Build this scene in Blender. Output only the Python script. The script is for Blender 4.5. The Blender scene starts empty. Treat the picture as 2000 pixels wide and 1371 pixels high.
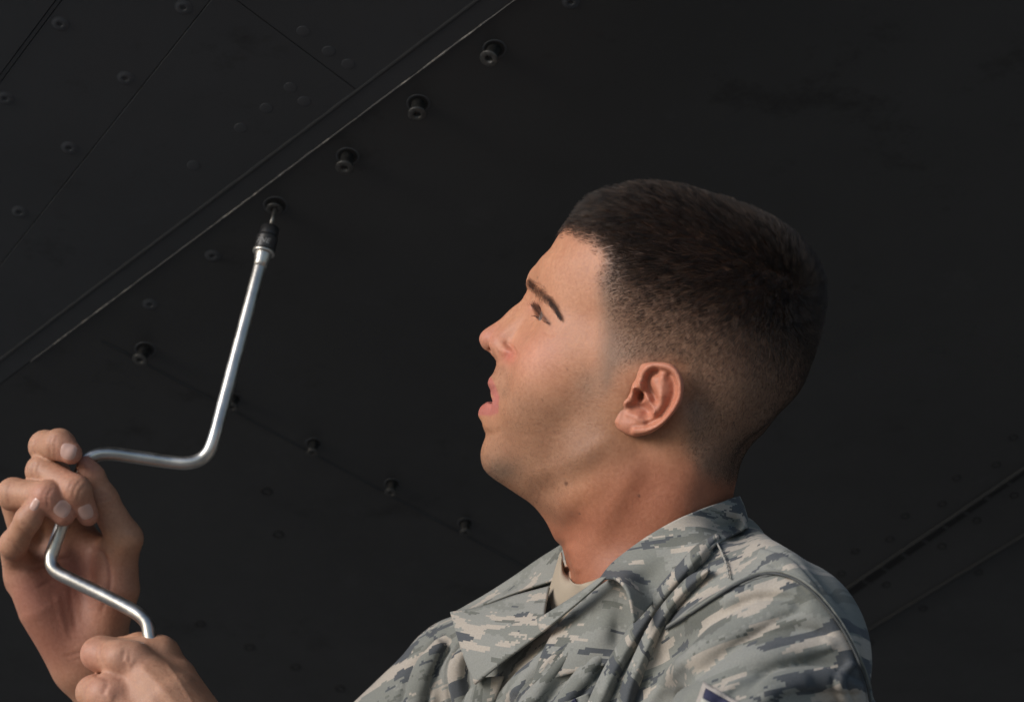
import bpy, math, random
import numpy as np
from mathutils import Vector, Matrix

rng = np.random.default_rng(7)
random.seed(7)
scene = bpy.context.scene
col = scene.collection

# ------------------------------------------------------------------ camera
CAM_H = 1.30                      # camera height above the concrete, metres
PITCH = math.radians(15.0)
FPX = 85.0 / 36.0 * 2000.0        # focal length in photograph pixels
cam_data = bpy.data.cameras.new('camera')
cam = bpy.data.objects.new('camera', cam_data)
col.objects.link(cam)
cam.location = (0, 0, CAM_H)
cam.rotation_euler = (math.radians(90) + PITCH, 0, 0)
cam_data.lens = 85.0
cam_data.sensor_width = 36.0
cam_data.clip_start = 0.05
cam_data.clip_end = 3000
cam_data.dof.use_dof = True
cam_data.dof.focus_distance = 1.60
cam_data.dof.aperture_fstop = 10.0
scene.camera = cam

# ------------------------------------------------------------------ light
SUN_EL, SUN_AZ = math.radians(22), math.radians(-58)   # azimuth of the sun seen from the man: behind the camera, to the left
world = bpy.data.worlds.new('World')
scene.world = world
world.use_nodes = True
wn = world.node_tree.nodes
wl = world.node_tree.links
sky = wn.new('ShaderNodeTexSky')
sky.sky_type = 'NISHITA'
sky.sun_disc = False
sky.sun_elevation = SUN_EL
sky.sun_rotation = math.radians(180) - SUN_AZ
sky.dust_density = 1.0
sky.air_density = 1.0
sky.ozone_density = 1.0
wn['Background'].inputs['Strength'].default_value = 0.10
wl.new(sky.outputs['Color'], wn['Background'].inputs['Color'])
sun_data = bpy.data.lights.new('sun', 'SUN')
sun_data.energy = 2.6
sun_data.angle = math.radians(30)
sun_data.color = (1.0, 0.955, 0.94)
sun = bpy.data.objects.new('sun', sun_data)
col.objects.link(sun)
sun.location = (-3, -5, 6)
sd = Vector((math.sin(SUN_AZ) * math.cos(SUN_EL), -math.cos(SUN_AZ) * math.cos(SUN_EL), math.sin(SUN_EL)))  # towards the sun
sun.rotation_euler = sd.to_track_quat('Z', 'Y').to_euler()
scene.view_settings.view_transform = 'Standard'
scene.view_settings.look = 'None'
scene.view_settings.exposure = 0.15
scene.view_settings.gamma = 1.0
scene.view_settings.use_curve_mapping = False

# ------------------------------------------------------------------ frames
# K space: millimetres from the lens, x right, y along the view, z up.
CT, ST = math.cos(PITCH), math.sin(PITCH)
KM = np.array([[1, 0, 0], [0, CT, -ST], [0, ST, CT]])    # K -> world rotation (columns right, forward, up)
def world_of(k):
    k = np.asarray(k, float)
    return k @ KM.T * 0.001 + np.array([0, 0, CAM_H])
def kpx(px, py, d):
    return np.array([(px - 1000) / FPX * d, d, (685.5 - py) / FPX * d])
def W(px, py, d):
    return Vector(world_of(kpx(px, py, d)))

# ------------------------------------------------------------------ objects
def link(name, me, parent=None, **props):
    o = bpy.data.objects.new(name, me)
    col.objects.link(o)
    if parent is not None:
        o.parent = parent
        if parent.type == 'EMPTY':          # parts keep their vertices in world coordinates
            o.matrix_parent_inverse = Matrix.Translation(-Vector(parent.location))
    for k, v in props.items():
        o[k] = v
    return o
def thing(name, label, cat, loc=(0, 0, 0), group=None):
    o = bpy.data.objects.new(name, None)
    col.objects.link(o)
    o.location = loc
    o.empty_display_size = 0.05
    o['label'] = label
    o['category'] = cat
    if group:
        o['group'] = group
    return o
def mesh_np(name, verts, quads, smooth=True):
    me = bpy.data.meshes.new(name)
    verts = np.ascontiguousarray(verts, np.float32)
    quads = np.ascontiguousarray(quads, np.int32)
    n = quads.shape[1]
    me.vertices.add(len(verts))
    me.vertices.foreach_set('co', verts.ravel())
    me.loops.add(quads.size)
    me.loops.foreach_set('vertex_index', quads.ravel())
    me.polygons.add(len(quads))
    me.polygons.foreach_set('loop_start', np.arange(0, quads.size, n, dtype=np.int32))
    me.polygons.foreach_set('use_smooth', np.full(len(quads), smooth))
    me.update(calc_edges=True)
    me.validate()
    return me
def vcol(me, name, rgb):
    at = me.attributes.new(name, 'FLOAT_COLOR', 'POINT')
    c = np.ones((len(rgb), 4), np.float32)
    c[:, :3] = rgb
    at.data.foreach_set('color', c.ravel())
def uvmap(me, uv):
    lay = me.uv_layers.new(name='UVMap')
    li = np.empty(len(me.loops), np.int32)
    me.loops.foreach_get('vertex_index', li)
    lay.data.foreach_set('uv', np.ascontiguousarray(uv[li], np.float32).ravel())

# ------------------------------------------------------------------ volumes
class Vol:
    """signed distance volume on a regular grid, meshed with surface nets"""
    def __init__(s, lo, hi, h):
        s.lo = np.array(lo, float); s.h = h
        s.n = np.ceil((np.array(hi, float) - s.lo) / h).astype(int) + 1
        s.F = np.full(s.n, 60.0, np.float32)
        s.ax = [(s.lo[i] + h * np.arange(s.n[i])).astype(np.float32) for i in range(3)]
    def sub(s, lo, hi):
        i0 = np.clip(np.floor((np.array(lo) - s.lo) / s.h).astype(int), 0, s.n)
        i1 = np.clip(np.ceil((np.array(hi) - s.lo) / s.h).astype(int) + 1, 0, s.n)
        sl = tuple(slice(a, b) for a, b in zip(i0, i1))
        X = s.ax[0][sl[0]][:, None, None]; Y = s.ax[1][sl[1]][None, :, None]; Z = s.ax[2][sl[2]][None, None, :]
        return sl, X, Y, Z
    def apply(s, fn, lo, hi, k=0.0, op='u', pad=18.0):
        m = k + pad
        sl, X, Y, Z = s.sub(np.array(lo) - m, np.array(hi) + m)
        F = s.F[sl]
        if F.size == 0:
            return
        d = np.broadcast_to(fn(X, Y, Z), F.shape)
        s.F[sl] = smin(F, d, k) if op == 'u' else -smin(-F, d, k)
    def ell(s, c, r, k=0.0, op='u', rot=None, p=2.0):
        """ellipsoid (p > 2 squares its sides); rot = 3x3 whose rows are its axes"""
        c = np.array(c, float); r = np.array(r, float)
        R = np.eye(3) if rot is None else np.asarray(rot)
        ext = np.sqrt(((R * r[:, None]) ** 2).sum(0)) * (1.0 if p == 2 else 1.15)
        rm = float(np.min(r))
        def fn(X, Y, Z):
            x, y, z = X - c[0], Y - c[1], Z - c[2]
            q = [R[i, 0] * x + R[i, 1] * y + R[i, 2] * z for i in range(3)]
            if p == 2.0:
                k0 = np.sqrt((q[0] / r[0]) ** 2 + (q[1] / r[1]) ** 2 + (q[2] / r[2]) ** 2)
                k1 = np.sqrt((q[0] / r[0] ** 2) ** 2 + (q[1] / r[1] ** 2) ** 2 + (q[2] / r[2] ** 2) ** 2) + 1e-6
                return k0 * (k0 - 1) / k1
            k0 = (np.abs(q[0] / r[0]) ** p + np.abs(q[1] / r[1]) ** p + np.abs(q[2] / r[2]) ** p + 1e-9) ** (1 / p)
            rr = np.sqrt(q[0] ** 2 + q[1] ** 2 + q[2] ** 2) + 1e-6
            return (k0 - 1) * rr / k0
        s.apply(fn, c - ext, c + ext, k, op, pad=14.0 + 0.5 * float(np.max(r)))
    def cone(s, a, b, ra, rb, k=0.0, op='u', flat=None):
        """tapered capsule"""
        a = np.array(a, float); b = np.array(b, float); R = max(ra, rb)
        ba = b - a; L2 = float(ba @ ba) + 1e-9
        def fn(X, Y, Z):
            x, y, z = X - a[0], Y - a[1], Z - a[2]
            t = np.clip((x * ba[0] + y * ba[1] + z * ba[2]) / L2, 0, 1)
            return np.sqrt((x - t * ba[0]) ** 2 + (y - t * ba[1]) ** 2 + (z - t * ba[2]) ** 2) - (ra + (rb - ra) * t)
        s.apply(fn, np.minimum(a, b) - R, np.maximum(a, b) + R, k, op)
    def chain(s, pts, rad, k=0.0, op='u', kin=0.0):
        """tube along points, its own pieces joined without extra swelling"""
        pts = np.array(pts, float); R = float(np.max(rad))
        def fn(X, Y, Z):
            out = None
            for i in range(len(pts) - 1):
                a, b = pts[i], pts[i + 1]; ba = b - a; L2 = float(ba @ ba) + 1e-9
                x, y, z = X - a[0], Y - a[1], Z - a[2]
                t = np.clip((x * ba[0] + y * ba[1] + z * ba[2]) / L2, 0, 1)
                d = np.sqrt((x - t * ba[0]) ** 2 + (y - t * ba[1]) ** 2 + (z - t * ba[2]) ** 2) - (rad[i] + (rad[i + 1] - rad[i]) * t)
                out = d if out is None else (np.minimum(out, d) if kin == 0 else smin(out, d, kin))
            return out
        s.apply(fn, pts.min(0) - R, pts.max(0) + R, k, op)
    def mesh(s):
        return surface_nets(s.F, s.lo, s.h)
    def sample(s, p):
        q = (np.asarray(p, float) - s.lo) / s.h
        q = np.clip(q, 0, np.array(s.n) - 1.001)
        i = q.astype(int); f = q - i
        o = 0
        for dx in (0, 1):
            for dy in (0, 1):
                for dz in (0, 1):
                    w = (f[..., 0] if dx else 1 - f[..., 0]) * (f[..., 1] if dy else 1 - f[..., 1]) * (f[..., 2] if dz else 1 - f[..., 2])
                    o = o + w * s.F[i[..., 0] + dx, i[..., 1] + dy, i[..., 2] + dz]
        return o
def smin(a, b, k):
    if k <= 0:
        return np.minimum(a, b)
    h = np.maximum(k - np.abs(a - b), 0.0) / k
    return np.minimum(a, b) - h * h * (k * 0.25)
def smax(a, b, k):
    return -smin(-a, -b, k)
def surface_nets(F, lo, h):
    S = F < 0
    n = np.array(F.shape)
    c = np.zeros(n - 1, np.int8)
    for dx in (0, 1):
        for dy in (0, 1):
            for dz in (0, 1):
                c += S[dx:n[0] - 1 + dx, dy:n[1] - 1 + dy, dz:n[2] - 1 + dz]
    act = np.argwhere((c > 0) & (c < 8))
    idx = -np.ones(n - 1, np.int64)
    idx[act[:, 0], act[:, 1], act[:, 2]] = np.arange(len(act))
    acc = np.zeros((len(act), 3)); cnt = np.zeros(len(act))
    cor = [(x, y, z) for x in (0, 1) for y in (0, 1) for z in (0, 1)]
    val = {q: F[act[:, 0] + q[0], act[:, 1] + q[1], act[:, 2] + q[2]] for q in cor}
    for q in cor:
        for ax in range(3):
            if q[ax] == 0:
                r = list(q); r[ax] = 1; r = tuple(r)
                m = (val[q] < 0) != (val[r] < 0)
                t = val[q][m] / (val[q][m] - val[r][m])
                p = np.tile(np.array(q, float), (m.sum(), 1)); p[:, ax] += t
                acc[m] += p; cnt[m] += 1
    V = (act + acc / cnt[:, None]) * h + lo
    quads = []
    for ax in range(3):
        s0 = [slice(None)] * 3; s1 = [slice(None)] * 3
        s0[ax] = slice(0, -1); s1[ax] = slice(1, None)
        e = np.argwhere(S[tuple(s0)] != S[tuple(s1)])
        u, v = [(1, 2), (2, 0), (0, 1)][ax]
        ok = (e[:, u] > 0) & (e[:, v] > 0) & (e[:, u] < n[u] - 1) & (e[:, v] < n[v] - 1)
        e = e[ok]
        def g(du, dv):
            f = e.copy(); f[:, u] -= du; f[:, v] -= dv
            return idx[f[:, 0], f[:, 1], f[:, 2]]
        Q = np.stack([g(1, 1), g(0, 1), g(0, 0), g(1, 0)], 1)
        inside = S[e[:, 0], e[:, 1], e[:, 2]]
        Q[~inside] = Q[~inside][:, ::-1]
        quads.append(Q)
    return V, np.concatenate(quads)
def polydist(x, y, pts, closed=False):
    """distance of (x, y) to a polyline and the parameter along it"""
    pts = np.array(pts, float)
    if closed:
        pts = np.vstack([pts, pts[:1]])
    best = None; par = None
    for i in range(len(pts) - 1):
        a, b = pts[i], pts[i + 1]; ba = b - a; L2 = ba @ ba + 1e-9
        t = np.clip(((x - a[0]) * ba[0] + (y - a[1]) * ba[1]) / L2, 0, 1)
        d = np.hypot(x - a[0] - t * ba[0], y - a[1] - t * ba[1])
        if best is None:
            best, par = d, i + t
        else:
            m = d < best
            best = np.where(m, d, best); par = np.where(m, i + t, par)
    return best, par
def inpoly(x, y, pts):
    pts = np.array(pts, float); c = np.zeros(np.broadcast(x, y).shape, bool)
    j = len(pts) - 1
    for i in range(len(pts)):
        xi, yi = pts[i]; xj, yj = pts[j]
        if yi != yj:
            c ^= ((yi > y) != (yj > y)) & (x < (xj - xi) * (y - yi) / (yj - yi) + xi)
        j = i
    return c
def spline(pts, n):
    """Catmull-Rom through the points"""
    p = np.array(pts, float)
    p = np.vstack([2 * p[0] - p[1], p, 2 * p[-1] - p[-2]])
    out = []
    m = len(p) - 3
    for t in np.linspace(0, m - 1e-9, n):
        i = int(t); f = t - i
        a, b, c_, d = p[i:i + 4]
        out.append(0.5 * (2 * b + (c_ - a) * f + (2 * a - 5 * b + 4 * c_ - d) * f * f + (3 * b - a - 3 * c_ + d) * f ** 3))
    return np.array(out)
def sstep(a, b, x):
    t = np.clip((x - a) / (b - a), 0, 1)
    return t * t * (3 - 2 * t)

# ------------------------------------------------------------------ materials
def mat(name, rgb=(0.5, 0.5, 0.5), rough=0.6, metal=0.0, spec=0.5):
    m = bpy.data.materials.new(name)
    m.use_nodes = True
    b = m.node_tree.nodes['Principled BSDF']
    b.inputs['Base Color'].default_value = (*rgb, 1)
    b.inputs['Roughness'].default_value = rough
    b.inputs['Metallic'].default_value = metal
    b.inputs['Specular IOR Level'].default_value = spec
    return m
class NT:
    def __init__(s, m):
        s.t = m.node_tree; s.b = s.t.nodes['Principled BSDF']
    def n(s, kind, **kw):
        x = s.t.nodes.new('ShaderNode' + kind)
        for k, v in kw.items():
            setattr(x, k, v)
        return x
    def l(s, a, b):
        s.t.links.new(a, b)
    def math(s, op, a, b=None, c=None):
        x = s.n('Math', operation=op)
        for i, v in enumerate((a, b, c)):
            if v is None:
                continue
            if isinstance(v, (int, float)):
                x.inputs[i].default_value = v
            else:
                s.l(v, x.inputs[i])
        return x.outputs[0]
    def noise(s, vec, scale, detail=2.0, rough=0.5):
        x = s.n('TexNoise')
        x.inputs['Scale'].default_value = scale
        x.inputs['Detail'].default_value = detail
        x.inputs['Roughness'].default_value = rough
        if vec is not None:
            s.l(vec, x.inputs['Vector'])
        return x.outputs['Fac']
    def ramp(s, fac, stops):
        x = s.n('ValToRGB')
        e = x.color_ramp.elements
        while len(e) < len(stops):
            e.new(0.5)
        for q, (p, c) in zip(e, stops):
            q.position = p
            q.color = (*c, 1) if len(c) == 3 else c
        s.l(fac, x.inputs['Fac'])
        return x.outputs['Color']
    def mix(s, fac, a, b, mode='MIX'):
        x = s.n('Mix', data_type='RGBA', blend_type=mode)
        for sock, v in ((x.inputs[0], fac), (x.inputs[6], a), (x.inputs[7], b)):
            if isinstance(v, (int, float)):
                sock.default_value = v
            elif isinstance(v, tuple):
                sock.default_value = (*v, 1)
            else:
                s.l(v, sock)
        return x.outputs[2]
    def bump(s, height, strength, dist):
        x = s.n('Bump')
        x.inputs['Strength'].default_value = strength
        x.inputs['Distance'].default_value = dist
        s.l(height, x.inputs['Height'])
        s.l(x.outputs['Normal'], s.b.inputs['Normal'])
        return x
# ================================================================== ground
def simple_mesh(name, verts, faces, smooth=False):
    me = bpy.data.meshes.new(name)
    me.from_pydata([tuple(v) for v in verts], [], faces)
    me.update()
    if smooth:
        me.polygons.foreach_set('use_smooth', [True] * len(me.polygons))
    return me
m = mat('concrete', (0.30, 0.285, 0.265), 0.9)
t = NT(m); P = t.n('TexCoord').outputs['Object']
n_ = t.noise(P, 0.7, 5, 0.6); n2_ = t.noise(P, 30, 3, 0.6)
t.l(t.mix(1.0, t.ramp(n_, [(0.3, (0.15, 0.15, 0.148)), (0.7, (0.22, 0.218, 0.214))]), t.ramp(n2_, [(0.3, (0.85, 0.85, 0.85)), (0.7, (1.1, 1.1, 1.1))]), 'MULTIPLY'), t.b.inputs['Base Color'])
g = link('ground', simple_mesh('ground', [(-900, -900, 0), (900, -900, 0), (900, 900, 0), (-900, 900, 0)], [(0, 1, 2, 3)]))
g.data.materials.append(m); g['kind'] = 'structure'

# ================================================================== the aircraft overhead
BELLY = CAM_H + 0.60
# the skin slopes down away from the lens; everything on it is laid out flat and then turned about the screw being worked on
SLOPE = math.radians(28)
_k = kpx(538, 402, 1.0) @ KM.T
PIV = np.array([0.0, 0.60 / _k[2] * _k[1], BELLY])
BX = np.array([1.0, 0, 0]); BY = np.array([0, math.cos(SLOPE), -math.sin(SLOPE)]); BN = np.array([0, math.sin(SLOPE), math.cos(SLOPE)])
def on_belly(p):
    """flat layout (x, y, z) -> world"""
    p = np.atleast_2d(np.asarray(p, float))
    return PIV + p[:, :1] * BX + (p[:, 1:2] - PIV[1]) * BY + (p[:, 2:3] - BELLY) * BN
def bp2(px, py):
    """point of the flat layout seen at a photograph pixel"""
    w_ = kpx(px, py, 1.0) @ KM.T
    o_ = np.array([0, 0, CAM_H])
    q = o_ + w_ * (((PIV - o_) @ BN) / (w_ @ BN)) - PIV
    return np.array([q @ BX, PIV[1] + q @ BY])
def turn(me):
    co = np.empty(len(me.vertices) * 3, np.float32); me.vertices.foreach_get('co', co)
    me.vertices.foreach_set('co', on_belly(co.reshape(-1, 3)).astype(np.float32).ravel()); me.update()
    return me
aircraft = thing('aircraft', 'dark grey underside of an aircraft with panel seams and loosened screws above the man', 'aircraft', (1.0, 3.5, BELLY))

def paint(name, rgb, seed):
    m = mat(name, rgb, 0.5, spec=0.35)
    t = NT(m); P = t.n('TexCoord').outputs['Object']
    mp = t.n('Mapping'); mp.inputs['Location'].default_value = (seed, seed * 0.7, 0); mp.inputs['Rotation'].default_value = (0, 0, 0.7); mp.inputs['Scale'].default_value = (1, 1.4, 1); t.l(P, mp.inputs['Vector'])
    a = t.noise(mp.outputs[0], 1.6, 5, 0.65); b = t.noise(P, 22, 4, 0.7); c = t.noise(mp.outputs[0], 9, 5, 0.75); d = t.noise(P, 900, 2, 0.5)
    col_ = t.mix(1.0, rgb, t.ramp(a, [(0.3, (0.80, 0.80, 0.80)), (0.7, (1.16, 1.16, 1.16))]), 'MULTIPLY')
    col_ = t.mix(1.0, col_, t.ramp(c, [(0.28, (0.58, 0.57, 0.56)), (0.42, (1, 1, 1)), (0.62, (1, 1, 1)), (0.74, (1.32, 1.32, 1.33))]), 'MULTIPLY')
    t.l(col_, t.b.inputs['Base Color'])
    t.l(t.ramp(b, [(0.3, (0.42, 0.42, 0.42)), (0.7, (0.62, 0.62, 0.62))]), t.b.inputs['Roughness'])
    t.bump(t.math('ADD', t.math('MULTIPLY', a, 0.5), t.math('MULTIPLY', d, 0.02)), 0.12, 0.004)
    return m
PAINTS = [paint('aircraft_paint', (0.042, 0.044, 0.046), 0.0), paint('aircraft_paint_sheen', (0.050, 0.0535, 0.058), 3.1), paint('aircraft_paint_warm', (0.041, 0.042, 0.043), 5.7)]  # second one lighter and bluish: sky sheen painted onto the upper-left panels
M_DARK = mat('dark_gap', (0.010, 0.010, 0.010), 0.8)
M_SCREW = mat('screw_steel', (0.060, 0.060, 0.058), 0.45, 0.55)
t = NT(M_SCREW); n_ = t.noise(t.n('TexCoord').outputs['Object'], 300, 3, 0.6)
t.l(t.ramp(n_, [(0.3, (0.04, 0.04, 0.039)), (0.7, (0.095, 0.094, 0.09))]), t.b.inputs['Base Color'])

def clip(poly, p, n, keep):
    """part of the polygon on one side of a line"""
    out = []
    for i in range(len(poly)):
        a, b = poly[i], poly[(i + 1) % len(poly)]
        da, db = (a - p) @ n * keep, (b - p) @ n * keep
        if da >= 0:
            out.append(a)
        if (da > 0) != (db > 0) and da != db:
            out.append(a + (b - a) * da / (da - db))
    return out
def split(polys, a, b):
    p, q = bp2(*a), bp2(*b)
    d = (q - p) / np.linalg.norm(q - p); n = np.array([-d[1], d[0]])
    res = []
    for P_ in polys:
        for k in (1, -1):
            c = clip(P_, p, n, k)
            if len(c) >= 3:
                res.append(c)
    return res
def inset(poly, g):
    c = []
    n = len(poly)
    area = 0.5 * sum(poly[i][0] * poly[(i + 1) % n][1] - poly[(i + 1) % n][0] * poly[i][1] for i in range(n))
    sg = 1 if area > 0 else -1
    for i in range(n):
        a, b, d = poly[i - 1], poly[i], poly[(i + 1) % n]
        e1 = (b - a) / (np.linalg.norm(b - a) + 1e-12); e2 = (d - b) / (np.linalg.norm(d - b) + 1e-12)
        n1 = np.array([-e1[1], e1[0]]) * sg; n2 = np.array([-e2[1], e2[0]]) * sg
        mm = n1 + n2
        c.append(b + mm / max(mm @ mm, 0.2) * 2 * g)
    return c
def contains(poly, q):
    return bool(inpoly(np.array(q[0]), np.array(q[1]), np.array(poly)))
EDGE_Y = bp2(1000, -60)[1]; FAR_Y = PIV[1] + 2.5
_l0, _l1 = bp2(-60, 0), bp2(-520, 1371)
def left_x(y):
    return _l0[0] + (_l1[0] - _l0[0]) * (y - _l0[1]) / (_l1[1] - _l0[1])       # the edge of the belly on the left
rect = [np.array(v, float) for v in ((left_x(EDGE_Y), EDGE_Y), (6.0, EDGE_Y), (6.0, FAR_Y), (left_x(FAR_Y), FAR_Y))]
polys = [rect]
for a, b in (((110, 0), (0, 147)), ((122, 0), (12, 147)), ((935, 0), (446, 368)), ((1005, 0), (570, 325)), ((1620, 1172), (2000, 915)), ((1670, 1245), (2000, 1045))):
    polys = split(polys, a, b)
def which(px, py):
    q = bp2(px, py)
    for i, P_ in enumerate(polys):
        if contains(P_, q):
            return i
    return None
def split_one(px, py, a, b):
    i = which(px, py)
    P_ = polys.pop(i)
    polys.extend(split([P_], a, b))
split_one(500, 200, (460, 0), (698, 178))
split_one(300, 300, (392, 26), (137, 347))
panels = []
for i, P_ in enumerate(polys):
    Q_ = inset(P_, 0.0003)
    n = len(Q_)
    lift_ = (0.0, 0.0005, 0.0002, 0.0007, 0.0003)[i % 5]
    z0, z1 = BELLY + lift_, BELLY + 0.005
    v = [(q[0], q[1], z0) for q in Q_] + [(q[0], q[1], z1) for q in Q_]
    f = [list(range(n)), list(range(2 * n - 1, n - 1, -1))] + [[k, n + k, n + (k + 1) % n, (k + 1) % n] for k in range(n)]
    me = simple_mesh('skin_panel', v, f)
    import bmesh
    bm = bmesh.new(); bm.from_mesh(me); bmesh.ops.recalc_face_normals(bm, faces=bm.faces); bm.to_mesh(me); bm.free()
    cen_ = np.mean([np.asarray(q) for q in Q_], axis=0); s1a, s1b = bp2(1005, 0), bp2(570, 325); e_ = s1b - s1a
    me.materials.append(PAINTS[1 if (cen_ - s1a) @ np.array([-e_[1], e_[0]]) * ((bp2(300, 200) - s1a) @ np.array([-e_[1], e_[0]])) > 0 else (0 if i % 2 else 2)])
    o = link('skin_panel', turn(me), aircraft)
    bv = o.modifiers.new('edge', 'BEVEL'); bv.width = 0.0004; bv.segments = 2; bv.limit_method = 'ANGLE'
    panels.append((P_, o, z0))
# structure behind the panels: the backing the gaps look into, rolled up at the near edge, with an unseen turn-down added far behind to shut out horizon light
def sheet(name, prof, x0, x1, material):
    v = []; f = []
    for y, z in prof:
        v += [((left_x(y) if x0 is None else x0), y, z), (x1, y, z)]
    for k in range(len(prof) - 1):
        f.append((2 * k, 2 * k + 1, 2 * k + 3, 2 * k + 2))
    me = simple_mesh(name, v, f, True)
    me.materials.append(material)
    o = link(name, turn(me), aircraft)
    so = o.modifiers.new('thick', 'SOLIDIFY'); so.thickness = 0.004; so.offset = 0
    return o
sheet('backing_plate', [(EDGE_Y, BELLY + 0.012), (FAR_Y, BELLY + 0.012)], None, 6.0, M_DARK)
sheet('rolled_edge', [(EDGE_Y + 0.0, BELLY + 0.003)] + [(EDGE_Y - 0.25 * math.sin(a_), BELLY + 0.003 + 0.25 * (1 - math.cos(a_))) for a_ in np.linspace(0.1, 1.5, 12)] + [(EDGE_Y - 0.6, BELLY + 1.2)], None, 6.0, PAINTS[0])
sheet('horizon_block', [(FAR_Y, BELLY + 0.002), (FAR_Y + 0.25, BELLY - 0.02), (FAR_Y + 0.5, BELLY - 0.10), (FAR_Y + 0.62, BELLY - 0.25)], None, 6.0, PAINTS[2])

def lathe(name, prof, seg=20, hexin=0):
    v = []; f = []
    for r, z in prof:
        for k in range(seg):
            a = 2 * math.pi * k / seg
            rr = r
            if hexin and r <= hexin:                 # six-sided recess
                rr = r * math.cos(math.pi / 6) / math.cos((a % (math.pi / 3)) - math.pi / 6)
            v.append((rr * math.cos(a), rr * math.sin(a), z))
    for i in range(len(prof) - 1):
        for k in range(seg):
            k2 = (k + 1) % seg
            f.append((i * seg + k, i * seg + k2, (i + 1) * seg + k2, (i + 1) * seg + k))
    me = simple_mesh(name, v, f, True)
    me.materials.append(M_SCREW)
    return me
M_RIV = mat('rivet_paint', (0.050, 0.054, 0.060), 0.5)
# loosened screw: hollow-headed, hanging out of its hole along -z, origin on the belly
ME_SCREW = lathe('screw', [(0.0004, -0.0105), (0.0030, -0.0105), (0.0031, -0.0143), (0.0036, -0.0146), (0.0068, -0.0146), (0.0074, -0.0140), (0.0074, -0.0130), (0.0052, -0.0105), (0.0052, 0.004), (0.0004, 0.004)], 24, 0.0032)
ME_COLLAR = lathe('screw_hole', [(0.0078, -0.0002), (0.0092, -0.0006), (0.0098, -0.0003), (0.0100, 0.0012)], 24)
ME_HOLE = lathe('hole_shade_disc', [(0.0002, -0.0002), (0.0080, -0.0003)], 24); ME_HOLE.materials[0] = M_DARK  # dark disc painted for the hole's shade; the panel is uncut
ME_FLUSH = lathe('flush_fastener', [(0.0003, 0.0006), (0.0024, 0.0006), (0.0026, -0.0009), (0.0032, -0.0012), (0.0055, -0.0012), (0.0064, -0.0005), (0.0068, -0.0003), (0.0074, -0.0005), (0.0082, 0.0006)], 24, 0.0027)
ME_FAR = lathe('flush_fastener', [(0.0003, 0.0004), (0.0035, 0.0004), (0.0036, -0.0004), (0.0050, -0.0005), (0.0056, 0.0006)], 16)
ME_RIVET = lathe('rivet', [(0.0002, -0.0003), (0.0044, -0.0003), (0.0049, -0.0002), (0.0051, 0.0003)], 20)
for me_, mm_ in ((ME_FLUSH, M_RIV), (ME_RIVET, M_RIV), (ME_COLLAR, M_RIV), (ME_FAR, M_DARK)):
    me_.materials[0] = mm_
def fit(px, py, me, name, tilt=(0, 0), s=1.0, dz=0.0, spin=None):
    q = bp2(px, py)
    for P_, o, z0 in panels:
        if contains(P_, q):
            r = bpy.data.objects.new(name, me); col.objects.link(r); r.parent = o
            r.location = on_belly((q[0], q[1], z0 + dz))[0]
            r.rotation_euler = (Matrix.Rotation(-SLOPE, 3, 'X') @ Matrix.Rotation(tilt[1], 3, 'Y') @ Matrix.Rotation(tilt[0], 3, 'X') @ Matrix.Rotation(random.random() * 3 if spin is None else spin, 3, 'Z')).to_euler(); r.scale = (s, s, s)
            return r
for px, py, tx, ty in ((966, 97, -0.1, 0.30), (817, 203, -0.05, 0.03), (679, 306, 0, 0.12), (284, 683, 0, 0.25), (456, 779, 0, 0.05), (613, 866, 0.1, 0.05), (766, 945, 0.05, 0.08), (909, 1022, 0.1, -0.05)):
    fit(px, py, ME_SCREW, 'screw', (tx, ty), 0.97 if py < 400 else 0.92 if px < 400 else 0.74)
    fit(px, py, ME_COLLAR, 'screw_hole', s=0.92 if py < 750 else 0.74)
    fit(px, py, ME_HOLE, 'hole_shade_disc', dz=-0.0003, s=0.92 if py < 750 else 0.74)
fit(538, 402, ME_SCREW, 'screw', (0.05, 0.05), 0.9, dz=0.0085)
fit(538, 402, ME_COLLAR, 'screw_hole'); fit(538, 402, ME_HOLE, 'hole_shade_disc', dz=-0.0003)
for px, py in ((1115, 5), (117, 48), (358, 16), (245, 154), (10, 193), (135, 290), (38, 415), (415, 500), (293, 595)):
    fit(px, py, ME_FLUSH, 'flush_fastener', s=0.85)
for px, py in ((592, 62), (642, 101), (680, 126), (567, 172), (520, 212), (470, 251), (594, 199), (378, 324),
               (391, 1219), (487, 1264), (577, 1303), (664, 1345), (520, 960), (543, 1044)):
    fit(px, py, ME_RIVET if py < 900 else ME_FAR, 'rivet' if py < 900 else 'flush_fastener', s=1.0)
def z7(x, y):
    return 1400 + x / 2.402, 800 + y / 2.402
for x, y in ((585, 770), (648, 665), (810, 608), (883, 500), (1057, 443), (1125, 322), (1310, 260), (1390, 133), (640, 930), (795, 822), (1055, 640), (1220, 520), (1395, 403), (720, 1095), (968, 935), (1230, 765)):
    fit(*z7(x, y), ME_FAR, 'flush_fastener', s=0.8)
dv = np.array(bp2(*z7(1022, 585))) - np.array(bp2(*z7(927, 650))); da = math.atan2(dv[1], dv[0])
sl_ = simple_mesh('slot', [(-.026, -.010, -.0006), (.026, -.010, -.0006), (.026, .010, -.0006), (-.026, .010, -.0006), (-.028, -.012, .001), (.028, -.012, .001), (.028, .012, .001), (-.028, .012, .001)],
                  [(3, 2, 1, 0), (0, 1, 5, 4), (1, 2, 6, 5), (2, 3, 7, 6), (3, 0, 4, 7)]); sl_.materials.append(M_DARK)
for x, y in ((570, 905), (655, 840), (745, 780), (832, 716), (927, 650), (1022, 585), (1118, 518), (1215, 450), (1313, 378), (1415, 308)):
    fit(*z7(x, y), sl_, 'slot', s=0.42, spin=da)
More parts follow.
